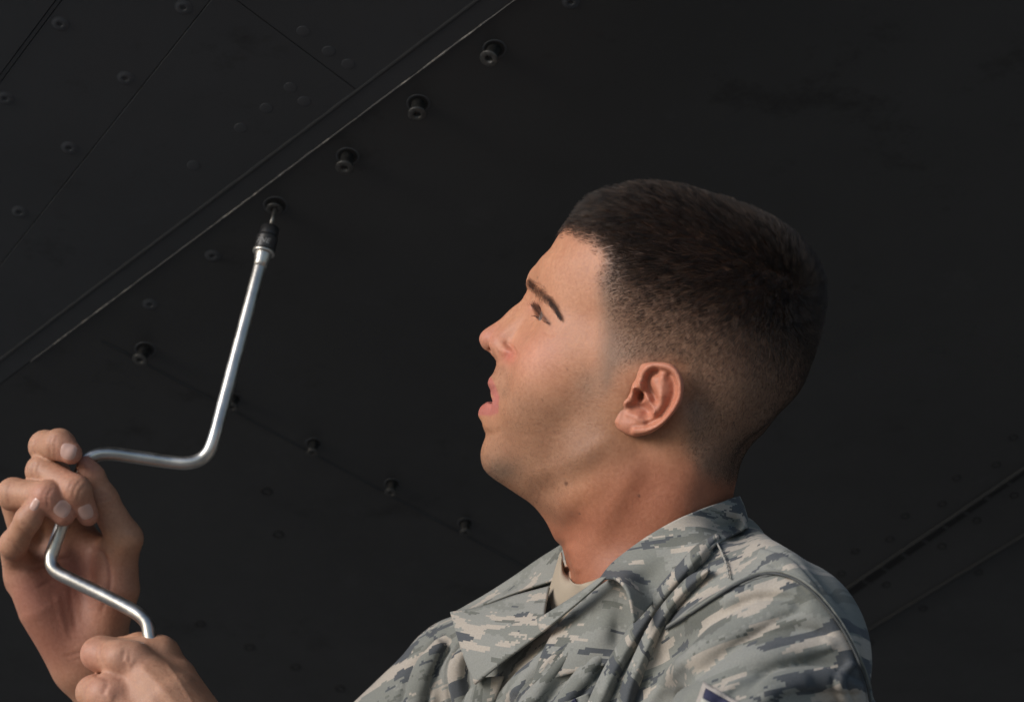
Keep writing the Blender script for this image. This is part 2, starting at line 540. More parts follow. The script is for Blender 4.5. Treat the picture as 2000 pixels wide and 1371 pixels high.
# raised seams: the worn bright edge of the strip and dark sealant lines
def seam(pts, w, h, material, name, wob=0.0, taper=1.0):
    P_ = np.array([bp2(*q) for q in pts]); P_ = spline(P_, 90) if len(pts) > 2 else np.linspace(P_[0], P_[-1], 90)
    d = np.gradient(P_, axis=0); d /= np.linalg.norm(d, axis=1)[:, None]; nn = np.stack([-d[:, 1], d[:, 0]], 1)
    ww = w * np.linspace(1, taper, 90)[:, None] * (1 + wob * rng.normal(0, 1, 90))[:, None].clip(0.2, 2)
    v = []; f = []
    for k in range(90):
        for s_, z_ in ((-1, 0.0005), (-0.5, -h), (0.5, -h), (1, 0.0005)):
            q = P_[k] + nn[k] * ww[k] * s_ * 0.5
            v.append((q[0], q[1], BELLY + z_))
    for k in range(89):
        for j in range(3):
            f.append((4 * k + j, 4 * k + j + 1, 4 * k + j + 5, 4 * k + j + 4))
    me = simple_mesh(name, v, f, True); me.materials.append(material)
    return link(name, turn(me), aircraft)
M_WORN = mat('worn_edge', (0.05, 0.05, 0.05), 0.5)
t = NT(M_WORN); P = t.n('TexCoord').outputs['Object']
a_ = t.noise(P, 3.2, 3, 0.6); b_ = t.noise(P, 55, 4, 0.75)
msk = t.ramp(t.math('ADD', t.math('MULTIPLY', a_, 0.9), t.math('MULTIPLY', b_, 0.7)), [(0.84, (0, 0, 0)), (1.0, (0.85, 0.85, 0.85))])
t.l(t.mix(msk, (0.055, 0.056, 0.058), (0.42, 0.40, 0.36)), t.b.inputs['Base Color'])
seam([(1040, -26), (1005, 0), (570, 325), (400, 452), (230, 578), (60, 705)], 0.0017, 0.0011, M_WORN, 'seam_strip', 0.4, 0.35)
M_SEAL = mat('sealant', (0.024, 0.025, 0.026), 0.8, spec=0.2)
M_SEAL2 = mat('faded_sealant', (0.043, 0.045, 0.047), 0.7, spec=0.25)
seam([(970, -26), (935, 0), (446, 368), (150, 590), (-40, 735)], 0.0045, 0.0005, M_SEAL2, 'seam_strip', 0.1)
seam([(1560, 1213), (1620, 1172), (2000, 915), (2080, 861)], 0.0038, 0.002, M_SEAL, 'seam_strip')
seam([(1600, 1287), (1670, 1245), (2000, 1045), (2080, 997)], 0.0042, 0.002, M_SEAL, 'seam_strip')
seam([(200, 667), (999, 1095), (1150, 1176)], 0.003, 0.0007, M_SEAL2, 'seam_strip')
# ================================================================== the man
person = thing('person', 'man in camouflage shirt with buzz cut, looking up as he turns a speed wrench', 'person', (0.35, 1.62, 0.0))

# ---- head frame: a = forwards, b = to his left (towards the lens), c = up; millimetres
YAW = math.radians(14)
HC = np.array([100.0, 1628.0, 15.7])
AF = np.array([-math.cos(YAW), math.sin(YAW), 0]); AL = np.array([-math.sin(YAW), -math.cos(YAW), 0]); AU = np.array([0, 0, 1.0])
HR = np.stack([AF, AL, AU])                 # rows: axes in K
def h2k(p):
    return np.asarray(p, float) @ HR + HC
def hp(px, py, b=0.0):
    """head-frame point seen at photograph pixel (px, py), b millimetres left of the midline"""
    X = (px - 1000) / FPX; Z = (685.5 - py) / FPX
    c_, s_ = math.cos(YAW), math.sin(YAW)
    a = (HC[0] - b * s_ - X * (HC[1] - b * c_)) / (c_ + X * s_)
    y = HC[1] + a * s_ - b * c_
    return np.array([a, b, Z * y - HC[2]])
def hpx(p):
    """photograph pixel of head-frame points"""
    k = h2k(p)
    return 1000 + FPX * k[..., 0] / k[..., 1], 685.5 - FPX * k[..., 2] / k[..., 1]
def rotac(deg):
    """axes turned in the a-c plane, forwards end raised"""
    t = math.radians(deg)
    return np.array([[math.cos(t), 0, math.sin(t)], [0, 1, 0], [-math.sin(t), 0, math.cos(t)]])

H = Vol((-118, -92, -195), (136, 94, 108), 1.1)
def two(fn):
    for sgn in (1, -1):
        fn(sgn)
def mir(p, sgn):
    return (p[0], p[1] * sgn, p[2])
# cranium
H.ell((-12, 0, 17), (94, 75, 75), p=2.2, rot=rotac(14))
H.ell((-40, 0, -8), (66, 68, 62), k=14, p=2.1)
# face block
H.ell((48, 0, -2), (34, 52, 50), k=18, rot=rotac(14))
H.ell((74, 0, -50), (37, 45, 52), k=20, rot=rotac(12))
# brow
two(lambda s: H.chain([(82, 6 * s, 28), (68, 27 * s, 18), (50, 42 * s, 3)], [7, 7.0, 7], k=14, kin=4))
two(lambda s: H.cone((50, 42 * s, 3), (50, 42 * s, -14), 7, 9, k=14))
# cheekbones
two(lambda s: H.cone((58, 38 * s, -20), (26, 56 * s, -18), 14, 8, k=26))
two(lambda s: H.ell((70, 23 * s, -36), (17, 18, 22), k=18, rot=rotac(30)))
two(lambda s: H.ell((30, 46 * s, -50), (30, 15, 36), k=26))
two(lambda s: H.ell((52, 43 * s, -34), (28, 16, 24), k=26))
two(lambda s: H.ell((18, 52.5 * s, -42), (20, 13, 30), k=16))
two(lambda s: H.cone((-48, 30 * s, -40), (-22, 42 * s, -115), 22, 20, k=26))
two(lambda s: H.ell((66, 36 * s, -54), (26, 16, 30), k=20))
# mandible and chin
two(lambda s: H.cone((102, 9 * s, -88), (28, 46 * s, -80), 15, 13, k=22))
two(lambda s: H.cone((28, 46 * s, -80), (2, 58 * s, -30), 13, 11, k=26))
H.ell((104, 0, -86), (21, 21, 17), k=10)
H.ell((58, 0, -82), (52, 42, 28), k=16)
# neck
def neckf(X, Y, Z):
    ca = 7 - 0.0 * (Z + 120)
    ra = 54 + 0.0 * Z
    rb = 57 + sstep(-120, -200, Z) * 16
    return smax((np.sqrt(((X - ca) / ra) ** 2 + (Y / rb) ** 2) - 1) * 52, Z + 84 + 0 * X, 30)
H.apply(neckf, (-75, -85, -195), (85, 85, -60), k=26)
two(lambda s: H.cone((-24, 50 * s, -62), (40, 20 * s, -190), 14, 11, k=12))
H.ell((54, 0, -150), (10, 11, 14), k=14)
H.cone((-14, 0, -66), (-14, 0, -190), 36, 36, k=24)
two(lambda s: H.cone((-18, 22 * s, -66), (-14, 32 * s, -190), 24, 30, k=24))
H.cone((92, 0, -92), (52, 0, -116), 16, 21, k=18)
two(lambda s: H.cone((90, 12 * s, -88), (46, 30 * s, -104), 13, 17, k=18))
two(lambda s: H.ell((10, 46 * s, -100), (30, 13, 28), k=24))
# eye sockets
two(lambda s: H.ell((88, 29 * s, 12), (16, 19, 11), k=12, op='s', rot=rotac(30)))
# nose
N0 = hp(1046, 580); N1 = hp(1010, 617); N2 = hp(962, 664)
H.cone(N0, N1, 8.5, 7.0, k=12)
H.cone(N1, N2, 7.0, 9.0, k=8)
two(lambda s: H.cone((N0[0] - 4, 9 * s, N0[2] - 6), (hp(990, 672)[0], 11 * s, hp(990, 672)[2]), 6, 8, k=9))
H.ell(hp(959.5, 664), (8.6, 8.2, 8.2), k=5)
al = hp(984, 688, 13)
two(lambda s: H.ell(mir(al, s), (11.0, 7.2, 8.2), k=3.5, rot=rotac(24)))
H.cone(hp(955, 674), hp(976, 706), 5.5, 4.0, k=5)
two(lambda s: H.cone((72, 17 * s, 12), (84, 19 * s, -18), 9.5, 10, k=14))
# muzzle and lips
mz = hp(1018, 755)
H.ell(mz, (24, 30, 30), k=12, rot=rotac(8))
ml = hp(1010, 842)
H.ell(ml, (20, 24, 20), k=10)
cor = hp(978, 787, 24)
ul = [mir(hp(981, 787, 25), -1), mir(hp(970, 764, 13), -1), hp(968, 752), hp(970, 764, 13), hp(981, 787, 25)]
ll = [mir(hp(984, 793, 25), -1), mir(hp(965, 801, 13), -1), hp(952, 803), hp(965, 801, 13), hp(984, 793, 25)]
UL = spline(ul, 13); LL = spline(ll, 13)
ur = np.interp(np.linspace(0, 4, 13), range(5), [2.2, 4.4, 4.6, 4.4, 2.2])
lr = np.interp(np.linspace(0, 4, 13), range(5), [2.4, 5.0, 5.8, 5.0, 2.4])
H.chain(UL, ur, k=4)
H.chain(LL, lr, k=4)
mo = hp(968, 778)
m_f = hp(953, 774); m_c = hp(979, 789, 24)
def mouth_mid(bb):
    """front and height of the parting of the lips, b millimetres from the midline"""
    q = (np.abs(bb) / 24.0) ** 2
    return m_f[0] + (m_c[0] - m_f[0]) * q, m_f[2] + (m_c[2] - m_f[2]) * q
def mouth(X, Y, Z):
    af, cc = mouth_mid(Y)
    half = 3.3 * np.sqrt(np.maximum(1 - (Y / 24.5) ** 2, 0)) - 0.25
    return np.maximum(np.abs(Z - cc - 0.22 * (X - af)) - half, af - 15 - X)
H.apply(mouth, (80, -25, -62), (136, 25, -30), k=1.2, op='s')
# nostrils
no = hp(961, 688, 6.5)
two(lambda s: H.ell(mir(no, s), (4.6, 2.3, 2.4), k=1.5, op='s', rot=rotac(-38)))
# eyes: lids as a shell round each eyeball, cut open by a slit; the head is thrown back by TILT
TILT = math.radians(32)
FW = np.array([math.cos(TILT), 0, math.sin(TILT)]); UPW = np.array([-math.sin(TILT), 0, math.cos(TILT)])
EYE_R = 11.8
EC = hp(1058, 611, 32) - FW * 11.5
def eyeframe(s):
    """forward, outward, up axes of the eye on side s"""
    return FW, np.array([0, 1.0 * s, 0]), UPW
def ept(s, f, o, u):
    c = np.array(mir(EC, s)); F_, O_, U_ = eyeframe(s)
    return c + F_ * f + O_ * o + U_ * u
def lids(s):
    c = np.array(mir(EC, s))
    H.ell(c, (13.2, 13.2, 13.2), k=4)
    H.chain([ept(s, 10.5, -11, 7), ept(s, 11.0, 0, 8.5), ept(s, 5.0, 11, 7), ept(s, -4, 17, 4)], [3.4, 3.8, 3.0, 2.5], k=5, kin=3)    # hooded fold
    H.chain([ept(s, 5.5, -12, -7), ept(s, 7.5, 0, -9.5), ept(s, -1, 13, -8)], [3.0, 3.0, 2.6], k=5, kin=2)          # lower lid
    def slit(X, Y, Z):
        x, y, z = X - c[0], (Y - c[1]) * s, Z - c[2]
        f = x * FW[0] + z * FW[2]; u = x * UPW[0] + z * UPW[2]
        half = 4.0 * np.sqrt(np.maximum(1 - (y / 14.0) ** 2, 0)) - 0.3
        return np.maximum(np.abs(u + 1.0) - half, 3 - f)
    H.apply(slit, c + np.array([0, -15, -9]), c + np.array([17, 15, 13]), k=0.8, op='s')
two(lids)

# ---- ears: relief built on a leaning plate
EZ = lambda x, y: (1170 + x / 6.855, 680 + y / 6.855)          # from an enlarged view to photograph pixels
def ear_uv(pts, b=78):
    return np.array([[*hp(*EZ(*q), b)[[0, 2]]] for q in pts])
eo = ear_uv(spline([(470, 330), (520, 250), (600, 195), (760, 180), (930, 190), (1060, 260), (1135, 380), (1160, 520), (1130, 700), (1040, 850), (930, 970), (800, 1080),
             (640, 1160), (440, 1190), (300, 1140), (215, 1050), (190, 980), (220, 890), (270, 760), (310, 690), (380, 600), (430, 480)], 60))
e_helix = ear_uv(spline([(560, 520), (570, 420), (610, 310), (700, 240), (820, 225), (960, 255), (1060, 350), (1105, 480), (1105, 620), (1060, 740), (960, 880), (860, 980), (720, 1060), (600, 1105), (480, 1120)], 50))
e_crus = ear_uv(spline([(550, 470), (600, 590), (670, 700), (730, 810), (740, 860)], 16))
e_anti = ear_uv(spline([(860, 400), (860, 520), (850, 660), (810, 790), (730, 890), (640, 950), (560, 950), (480, 890), (400, 860)], 30))
e_anti2 = ear_uv(spline([(740, 420), (770, 520), (830, 640)], 10))
e_scap = ear_uv(spline([(960, 370), (1010, 470), (1010, 610), (960, 730), (880, 860), (780, 960), (660, 1010)], 30))
e_foss = ear_uv(spline([(760, 320), (690, 360), (650, 440), (670, 540), (720, 620), (750, 680)], 16))
e_conc = ear_uv(spline([(520, 640), (480, 740), (420, 770), (560, 800), (640, 860)], 16))
e_canal = ear_uv([(525, 610), (520, 650)])
e_trag = ear_uv(spline([(470, 540), (460, 620), (420, 700), (360, 740)], 12))
e_lobe = ear_uv([(430, 1040), (330, 1040)])
e_notch = ear_uv(spline([(320, 780), (300, 880), (305, 1000)], 8))
EAR_H = 0.55
def ear(s):
    lo = np.array([eo[:, 0].min() - 3, 58, eo[:, 1].min() - 3]); hi = np.array([eo[:, 0].max() + 3, 93, eo[:, 1].max() + 3])
    E = Vol(lo, hi, EAR_H)
    A, C = np.meshgrid(E.ax[0], E.ax[2], indexing='ij')
    d, _ = polydist(A, C, eo, closed=True)
    ins = np.where(inpoly(A, C, eo), -d, d)                   # 2-D signed distance to the outline
    g = lambda pts, w, p=2: np.exp(-(polydist(A, C, pts)[0] / w) ** p)
    front = ear_uv([(300, 700)])[0]
    base = 73.0 + np.clip((front[0] - A), 0, 40) * 0.26 - np.clip(C + 62, -16, 0) * -0.12     # leans out to the back
    h = base + 0.0
    h = h - 2.6 * g(e_scap, 2.6) - 3.8 * g(e_foss, 2.6) - 6.5 * g(e_conc, 4.6) - 5 * g(e_canal, 2.4)
    h = h + 3.2 * g(e_helix, 2.7, 3) + 2.4 * g(e_anti, 3.2) + 1.2 * g(e_anti2, 2.6) + 2.8 * g(e_crus, 1.9) + 4.8 * g(e_trag, 3.0) + 1.6 * g(e_lobe, 4.5)
    thick = 4.5 + 2.0 * g(e_conc, 7) + 1.5 * g(e_lobe, 7)
    h = h[:, None, :]; thick = thick[:, None, :]; ins = ins[:, None, :]
    B = E.ax[1][None, :, None]
    slab = np.maximum(B - h, h - thick - B) * 0.8
    slab = -smin(-slab, -ins, 3.0)
    # root of the ear, running into the head
    rt = ear_uv(spline([(520, 300), (540, 500), (500, 700), (400, 830), (300, 930), (270, 1000)], 14))
    dr = polydist(A, C, rt)[0][:, None, :]
    root = np.maximum(dr - 5.5 + (B - 62) * 0.12, B - (h - 2.0))
    E.F = np.minimum(E.F, smin(slab, root, 2.0)).astype(np.float32)
    V, Q = E.mesh()
    if s < 0:
        V = V * np.array([1, -1, 1]); Q = Q[:, ::-1]
    return V, Q
# ---- the outline is drawn to the contour measured for this head (thin-plate bend in the a-c plane)
FR = [(1105,442),(1089,462),(1074,486),(1052,509),(1037,527),(1029.5,542),(1027.5,557),(1029.5,568),(1024,577),(1007,596),(985,616),(963,633),(944,646),(936,660),(939,673),(948,684),(961,694),(969,704),(969.5,714),(965,725),(956,738),(953,751),(958,763),(952,784),(935,801),(934,810),(941,825),(944,836),(947,851),(941,873),(939,895),(946,917),(963,934),(983,947),(1011,966),(1041,988),(1063,1014),(1078,1043),(1089,1065),(1098,1084),(1102,1102),(1118,1138)]
BK = [(1433,966,0),(1440,936,1),(1447,906,1),(1462,877,1),(1492,847,2),(1521,810,2),(1562,766,3),(1582,720,3),(1595,675,4),(1601,634,5),(1605,579,6),(1603,542,7),(1588,505,8),(1558,468,9),(1510,429,11),(1455,401,14),(1381,372,18),(1325,353,22),(1270,344,26),(1214,350,29),(1159,368,32),(1122,390,36)]
def outline_pairs(V):
    px, py = hpx(V)
    src = []; dst = []
    for seq in (FR, BK):
        P = np.array([q[:2] for q in seq], float)
        for i, q in enumerate(seq):
            a = P[max(i - 1, 0)]; b = P[min(i + 1, len(P) - 1)]
            t = (b - a) / np.linalg.norm(b - a)
            nrm = np.array([-t[1], t[0]]) if seq is FR else np.array([-t[1], t[0]])
            if seq is FR:
                nrm = -nrm if nrm[0] > 0 and abs(nrm[0]) > 0.2 else nrm
            cen = np.array([1270.0, 700.0])
            if seq is BK and (P[i] - cen) @ nrm < 0:
                nrm = -nrm
            T = P[i] - (nrm * q[2] if len(q) > 2 else 0)
            u = (px - T[0]) * nrm[0] + (py - T[1]) * nrm[1]
            w = np.abs((px - T[0]) * t[0] + (py - T[1]) * t[1])
            m = (w < 1.6) & (np.abs(u) < 45)
            if not m.any():
                continue
            off = u[m].max()
            src.append(T + nrm * off); dst.append(T)
    return np.array(src), np.array(dst)
def tps(V, src, dst, anchors, lam=2.0):
    S = np.vstack([src, anchors]); D = np.vstack([dst - src, np.zeros((len(anchors), 2))])
    U = lambda r2: np.where(r2 > 1e-9, r2 * np.log(r2 + 1e-12), 0) * 0.5
    sc = 100.0
    Sn = S / sc
    K_ = U(((Sn[:, None] - Sn[None]) ** 2).sum(-1)) + np.eye(len(S)) * lam * 1e-3
    Pm = np.hstack([np.ones((len(S), 1)), Sn])
    A = np.block([[K_, Pm], [Pm.T, np.zeros((3, 3))]])
    w = np.linalg.solve(A, np.vstack([D, np.zeros((3, 2))]))
    px, py = hpx(V)
    q = np.stack([px, py], 1) / sc
    out = np.empty_like(q)
    for i in range(0, len(q), 20000):
        r2 = ((q[i:i + 20000, None] - Sn[None]) ** 2).sum(-1)
        out[i:i + 20000] = U(r2) @ w[:len(S)] + np.hstack([np.ones((len(r2), 1)), q[i:i + 20000]]) @ w[len(S):]
    mm = HC[1] / FPX
    V2 = V.copy()
    V2[:, 0] -= out[:, 0] * mm / math.cos(YAW)
    V2[:, 2] -= out[:, 1] * mm
    return V2
ANCH = np.array([(1270, 780), (1230, 720), (1250, 850), (1330, 760), (1055, 615), (1075, 630), (1120, 760), (1180, 620), (1300, 600), (1000, 704), (980, 787), (1150, 880), (1250, 1000), (1400, 700), (1250, 1130), (1430, 1130)], float)
def vert_normals(V_, Q_):
    P_ = V_[Q_]; n_ = np.cross(P_[:, 2] - P_[:, 0], P_[:, 3] - P_[:, 1]); N_ = np.zeros_like(V_)
    for i in range(4):
        np.add.at(N_, Q_[:, i], n_)
    return N_ / (np.linalg.norm(N_, axis=1)[:, None] + 1e-12)
FACE_LINES = [   # polyline in photograph pixels, half-width px, height mm (negative: a crease)
    ([(982, 666), (994, 674), (1003, 688), (1003, 708)], 5.0, -2.2), ([(975, 690), (985, 684), (994, 692)], 10.0, 1.4),
    ([(1004, 712), (1005, 750), (1001, 800)], 9.0, -0.5), ([(1082, 1052), (1098, 1080), (1108, 1108), (1112, 1130)], 9.0, -2.2), ([(1098, 1062), (1118, 1095), (1128, 1125)], 16.0, 1.2),
    ([(1005, 938), (1060, 922), (1120, 896), (1170, 868), (1200, 845)], 17.0, 0.8), ([(1020, 966), (1085, 955), (1150, 925), (1205, 885)], 24.0, -1.5), ([(1262, 880), (1215, 960), (1170, 1040), (1135, 1110)], 24.0, 1.6), ([(1150, 960), (1118, 1030), (1112, 1080)], 20.0, -1.4),
    ([(1050, 636), (1068, 650), (1090, 652)], 6.0, -0.5), ([(940, 845), (962, 848), (985, 838)], 9.0, -0.8)]
def face_lines(V_, Q_):
    N_ = vert_normals(V_, Q_); M_ = V_.copy(); M_[:, 1] = np.abs(M_[:, 1]); px, py = hpx(M_)
    ok = N_[:, 1] * np.sign(V_[:, 1]) > -0.1
    D_ = np.zeros(len(V_))
    for pts, w_, h_ in FACE_LINES:
        c_ = spline(pts, 24); d, par = polydist(px, py, c_); t_ = par / 23.0
        D_ += h_ * np.exp(-(d / w_) ** 2) * sstep(0, 0.25, t_) * sstep(1.0, 0.75, t_) * ok
    return V_ + N_ * D_[:, None]
# press the side of the head in under the ear and drop the canal into it
ec_ = hp(1266, 772, 76)
two(lambda s: H.ell(mir(ec_, s), (9, 12, 19), k=5, op='s', rot=rotac(30)))
headV, headQ = H.mesh()
for it in range(2):
    s_, d_ = outline_pairs(headV)
    if it == 0:
        WARP0 = (s_, d_)
    headV = tps(headV, s_, d_, ANCH)
headV = face_lines(headV, headQ)
earL = ear(1); earR = ear(-1)
# ---- skin: colour zones as a point attribute
def mirpx(V):
    W_ = V.copy(); W_[:, 1] = np.abs(W_[:, 1])
    return hpx(W_)
def softpoly(px, py, pts, soft):
    d, _ = polydist(px, py, pts, closed=True)
    d = np.where(inpoly(px, py, pts), d, -d)
    return sstep(-soft, soft, d)
def blob(px, py, x, y, rx, ry=None):
    ry = ry or rx
    return np.exp(-(((px - x) / rx) ** 2 + ((py - y) / ry) ** 2))
HAIRLINE = [(1080, 448), (1105, 442), (1129, 457), (1159, 468), (1181, 492), (1187, 512), (1174, 549), (1172, 579), (1174, 612), (1178, 653), (1174, 683), (1172, 705), (1170, 740), (1180, 765), (1194, 755), (1205, 728), (1222, 712), (1260, 704), (1310, 702), (1338, 716),
            (1343, 788), (1340, 832), (1344, 877), (1366, 915), (1396, 936), (1450, 944), (1700, 950), (1700, 250), (1000, 250), (1060, 400)]
BEARD = [(1150, 735), (1100, 770), (1060, 775), (1010, 760), (990, 775), (985, 800), (975, 825), (950, 850), (930, 880), (930, 935), (985, 955), (1040, 990), (1085, 1010), (1110, 960), (1150, 905), (1190, 850), (1180, 770)]
MOUST = [(960, 722), (985, 712), (1000, 735), (992, 775), (978, 780), (962, 742)]
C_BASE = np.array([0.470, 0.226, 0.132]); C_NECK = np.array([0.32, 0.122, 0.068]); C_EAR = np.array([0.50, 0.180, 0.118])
C_LIP = np.array([0.42, 0.135, 0.115]); C_PINK = np.array([0.51, 0.205, 0.148]); C_BEARD = np.array([0.275, 0.148, 0.090]); C_SCALP = np.array([0.25, 0.150, 0.100])
C_TAN = np.array([0.42, 0.198, 0.100])
def lerp(c, t, col_):
    return c + (col_ - c) * t[:, None]
def hair_fade(px, py):
    """height above the fade line, photograph pixels"""
    a = np.array([1170.0, 640.0]); b = np.array([1590.0, 790.0]); t = (b - a) / np.linalg.norm(b - a)
    return -((px - a[0]) * -t[1] + (py - a[1]) * t[0])
def skin_rgb(V, is_ear=False):
    px, py = mirpx(V)
    c = np.tile(C_BASE, (len(V), 1))
    if is_ear:
        c = lerp(c, np.full(len(V), 0.5), C_EAR)
        c = lerp(c, 0.6 * blob(px, py, 1258, 796, 22, 22), np.array([0.40, 0.15, 0.10]))
        c = lerp(c, 0.55 * blob(px, py, 1330, 800, 40, 60), np.array([0.50, 0.18, 0.11]))
        return c
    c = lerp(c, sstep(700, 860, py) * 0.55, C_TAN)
    c = lerp(c, sstep(0, 150, (py - 905) + 0.33 * (px - 1100)) * 0.95, C_NECK)  # neck tan, darkened further with the chin's shade painted in
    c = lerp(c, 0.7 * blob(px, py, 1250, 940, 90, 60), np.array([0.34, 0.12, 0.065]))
    c = lerp(c, 0.4 * blob(px, py, 1040, 690, 60, 45), C_PINK)
    c = lerp(c, 0.65 * blob(px, py, 950, 655, 30, 25), C_PINK)
    c = lerp(c, 0.85 * blob(px, py, 994, 694, 14, 16), np.array([0.44, 0.125, 0.085]))  # redness of the nose wing, with its shading painted in
    c = lerp(c, 0.5 * blob(px, py, 1042, 600, 14, 12), np.array([0.46, 0.19, 0.13]))
    c = lerp(c, 0.6 * blob(px, py, 1140, 890, 75, 40), np.array([0.30, 0.155, 0.095]))  # shadow under the jaw angle, painted into the skin
    c = lerp(c, 0.66 * softpoly(px, py, BEARD, 38), C_BEARD)
    c = lerp(c, 0.45 * softpoly(px, py, MOUST, 9), C_BEARD)
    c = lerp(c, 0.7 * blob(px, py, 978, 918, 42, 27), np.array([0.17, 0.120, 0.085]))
    c = lerp(c, 0.35 * blob(px, py, 1150, 750, 26, 30), np.array([0.24, 0.17, 0.12]))
    # lips: skin close to the lip tubes, on the outside of the mouth
    hs = softpoly(px, py, HAIRLINE, 22)
    c = lerp(c, hs * 0.92, C_SCALP)
    c = lerp(c, hs * 0.85 * sstep(10, 150, hair_fade(px, py)), np.array([0.060, 0.036, 0.026]))  # crown scalp darkened: occlusion under the dense hair painted in
    c = lerp(c, hs * 0.35 * sstep(1330, 1560, px), np.array([0.10, 0.060, 0.042]))
    for mx, my, r in ((1106, 944, 4.0), (1248, 968, 3.2), (1050, 542, 1.8), (1060, 781, 1.8), (1108, 722, 1.8), (1132, 1003, 2.0)):
        near = V[:, 1] > 0
        c = lerp(c, near * np.exp(-(((px - mx) ** 2 + (py - my) ** 2) / r ** 2) ** 2) * 0.8, np.array([0.10, 0.045, 0.03]))
    return c
def lip_mask(V):
    """1 on the red of the lips"""
    out = np.zeros(len(V))
    m = (V[:, 0] > 92) & (np.abs(V[:, 1]) < 32) & (V[:, 2] > -75) & (V[:, 2] < -25)
    v = V[m]
    def dch(P, r):
        best = np.full(len(v), 99.0)
        for i in range(len(P) - 1):
            a, b = P[i], P[i + 1]; ba = b - a
            t = np.clip(((v - a) @ ba) / (ba @ ba), 0, 1)
            d = np.linalg.norm(v - a - t[:, None] * ba, axis=1) - (r[i] + (r[i + 1] - r[i]) * t)
            best = np.minimum(best, d)
        return best
    # warped tubes: use the photograph rows of the lips instead of the raw tubes for their borders
    px, py = mirpx(v)
    up = softpoly(px, py, [(958, 736), (949, 743), (948, 756), (957, 768), (968, 779), (982, 793), (977, 778), (971, 762), (965, 746)], 2.5)
    lo = softpoly(px, py, [(983, 788), (970, 776), (950, 778), (926, 795), (926, 811), (957, 812), (976, 806), (983, 798)], 2.5)
    dd = np.minimum(dch(UL, ur), dch(LL, lr))
    out[m] = np.maximum(up, lo) * sstep(10, 6, dd)
    return out
cols = []
for V_, ear_ in ((headV, False), (earL[0], True), (earR[0], True)):
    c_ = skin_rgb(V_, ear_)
    if not ear_:
        lm = lip_mask(V_)
        c_ = lerp(c_, lm * 0.85, C_LIP)
        af_, cc_ = mouth_mid(V_[:, 1])
        ins_ = sstep(2.0, 6.0, af_ - V_[:, 0]) * sstep(6.5, 4.0, np.abs(V_[:, 2] - cc_)) * (np.abs(V_[:, 1]) < 23) * (V_[:, 0] > 84)
        c_ = lerp(c_, ins_, np.array([0.05, 0.016, 0.013]))
        mx_, my_ = mirpx(V_)
        dl_ = polydist(mx_, my_, [(1043, 598), (1058, 613), (1074, 633)])[0]
        c_ = lerp(c_, 0.85 * np.exp(-(dl_ / 3.2) ** 2), np.array([0.10, 0.05, 0.04]))
    cols.append(c_)

def skin_material():
    m = mat('skin', rough=0.5, spec=0.36)
    t = NT(m); b = t.b
    at = t.n('Attribute'); at.attribute_name = 'tint'
    tc = t.n('TexCoord')
    P = tc.outputs['Object']
    n1 = t.noise(P, 55, 4, 0.6)
    n2 = t.noise(P, 420, 3, 0.6)
    n3 = t.noise(P, 1900, 2, 0.55)
    c1 = t.mix(1.0, at.outputs['Color'], t.ramp(n1, [(0.3, (0.93, 0.90, 0.89)), (0.7, (1.06, 1.08, 1.08))]), 'MULTIPLY')
    c2 = t.mix(1.0, c1, t.ramp(n2, [(0.3, (0.90, 0.86, 0.85)), (0.7, (1.08, 1.10, 1.11))]), 'MULTIPLY')
    t.l(c2, b.inputs['Base Color'])
    rr = t.ramp(n2, [(0.3, (0.42, 0.42, 0.42)), (0.7, (0.58, 0.58, 0.58))])
    t.l(rr, b.inputs['Roughness'])
    b.inputs['Subsurface Weight'].default_value = 0.13
    b.inputs['Subsurface Radius'].default_value = (1.0, 0.35, 0.2)
    b.inputs['Subsurface Scale'].default_value = 0.006
    hgt = t.math('ADD', t.math('MULTIPLY', n2, 0.8), t.math('MULTIPLY', n3, 0.45))
    t.bump(hgt, 0.5, 0.0007)
    return m
M_SKIN = skin_material()

# ---- hair
def face_points(V, Q, count, weight):
    """random points on quads, weighted; returns points and normals"""
    P = V[Q]
    d1 = P[:, 2] - P[:, 0]; d2 = P[:, 3] - P[:, 1]
    n = np.cross(d1, d2); ar = np.linalg.norm(n, axis=1); n /= ar[:, None] + 1e-12
    # smooth normals
    vn = np.zeros_like(V)
    for i in range(4):
        np.add.at(vn, Q[:, i], n * ar[:, None])
    vn /= np.linalg.norm(vn, axis=1)[:, None] + 1e-12
    w = ar * weight(P.mean(1), n)
    f = rng.choice(len(Q), count, p=w / w.sum())
    u = rng.random(count)[:, None]; v = rng.random(count)[:, None]
    def bl(A_):
        q = A_[Q[f]]
        return (q[:, 0] * (1 - u) + q[:, 1] * u) * (1 - v) + (q[:, 3] * (1 - u) + q[:, 2] * u) * v
    nn = bl(vn)
    return bl(V), nn / (np.linalg.norm(nn, axis=1)[:, None] + 1e-12)
def strands(name, pts, radius, material, parent, tip=0.25):
    """pts: (n, k, 3) in K or head millimetres already turned into world metres"""
    n, k, _ = pts.shape
    hc = bpy.data.hair_curves.new(name)
    hc.add_curves([k] * n)
    hc.points.foreach_set('position', np.ascontiguousarray(pts.reshape(-1, 3), np.float32).ravel())
    r = np.broadcast_to(np.asarray(radius, float).reshape(-1, 1), (n, k)) * np.linspace(1, tip, k)[None, :] ** 0.7
    ra = hc.attributes.get('radius') or hc.attributes.new('radius', 'FLOAT', 'POINT')
    ra.data.foreach_set('value', np.ascontiguousarray(r, np.float32).ravel())
    hc.materials.append(material)
    return link(name, hc, parent)
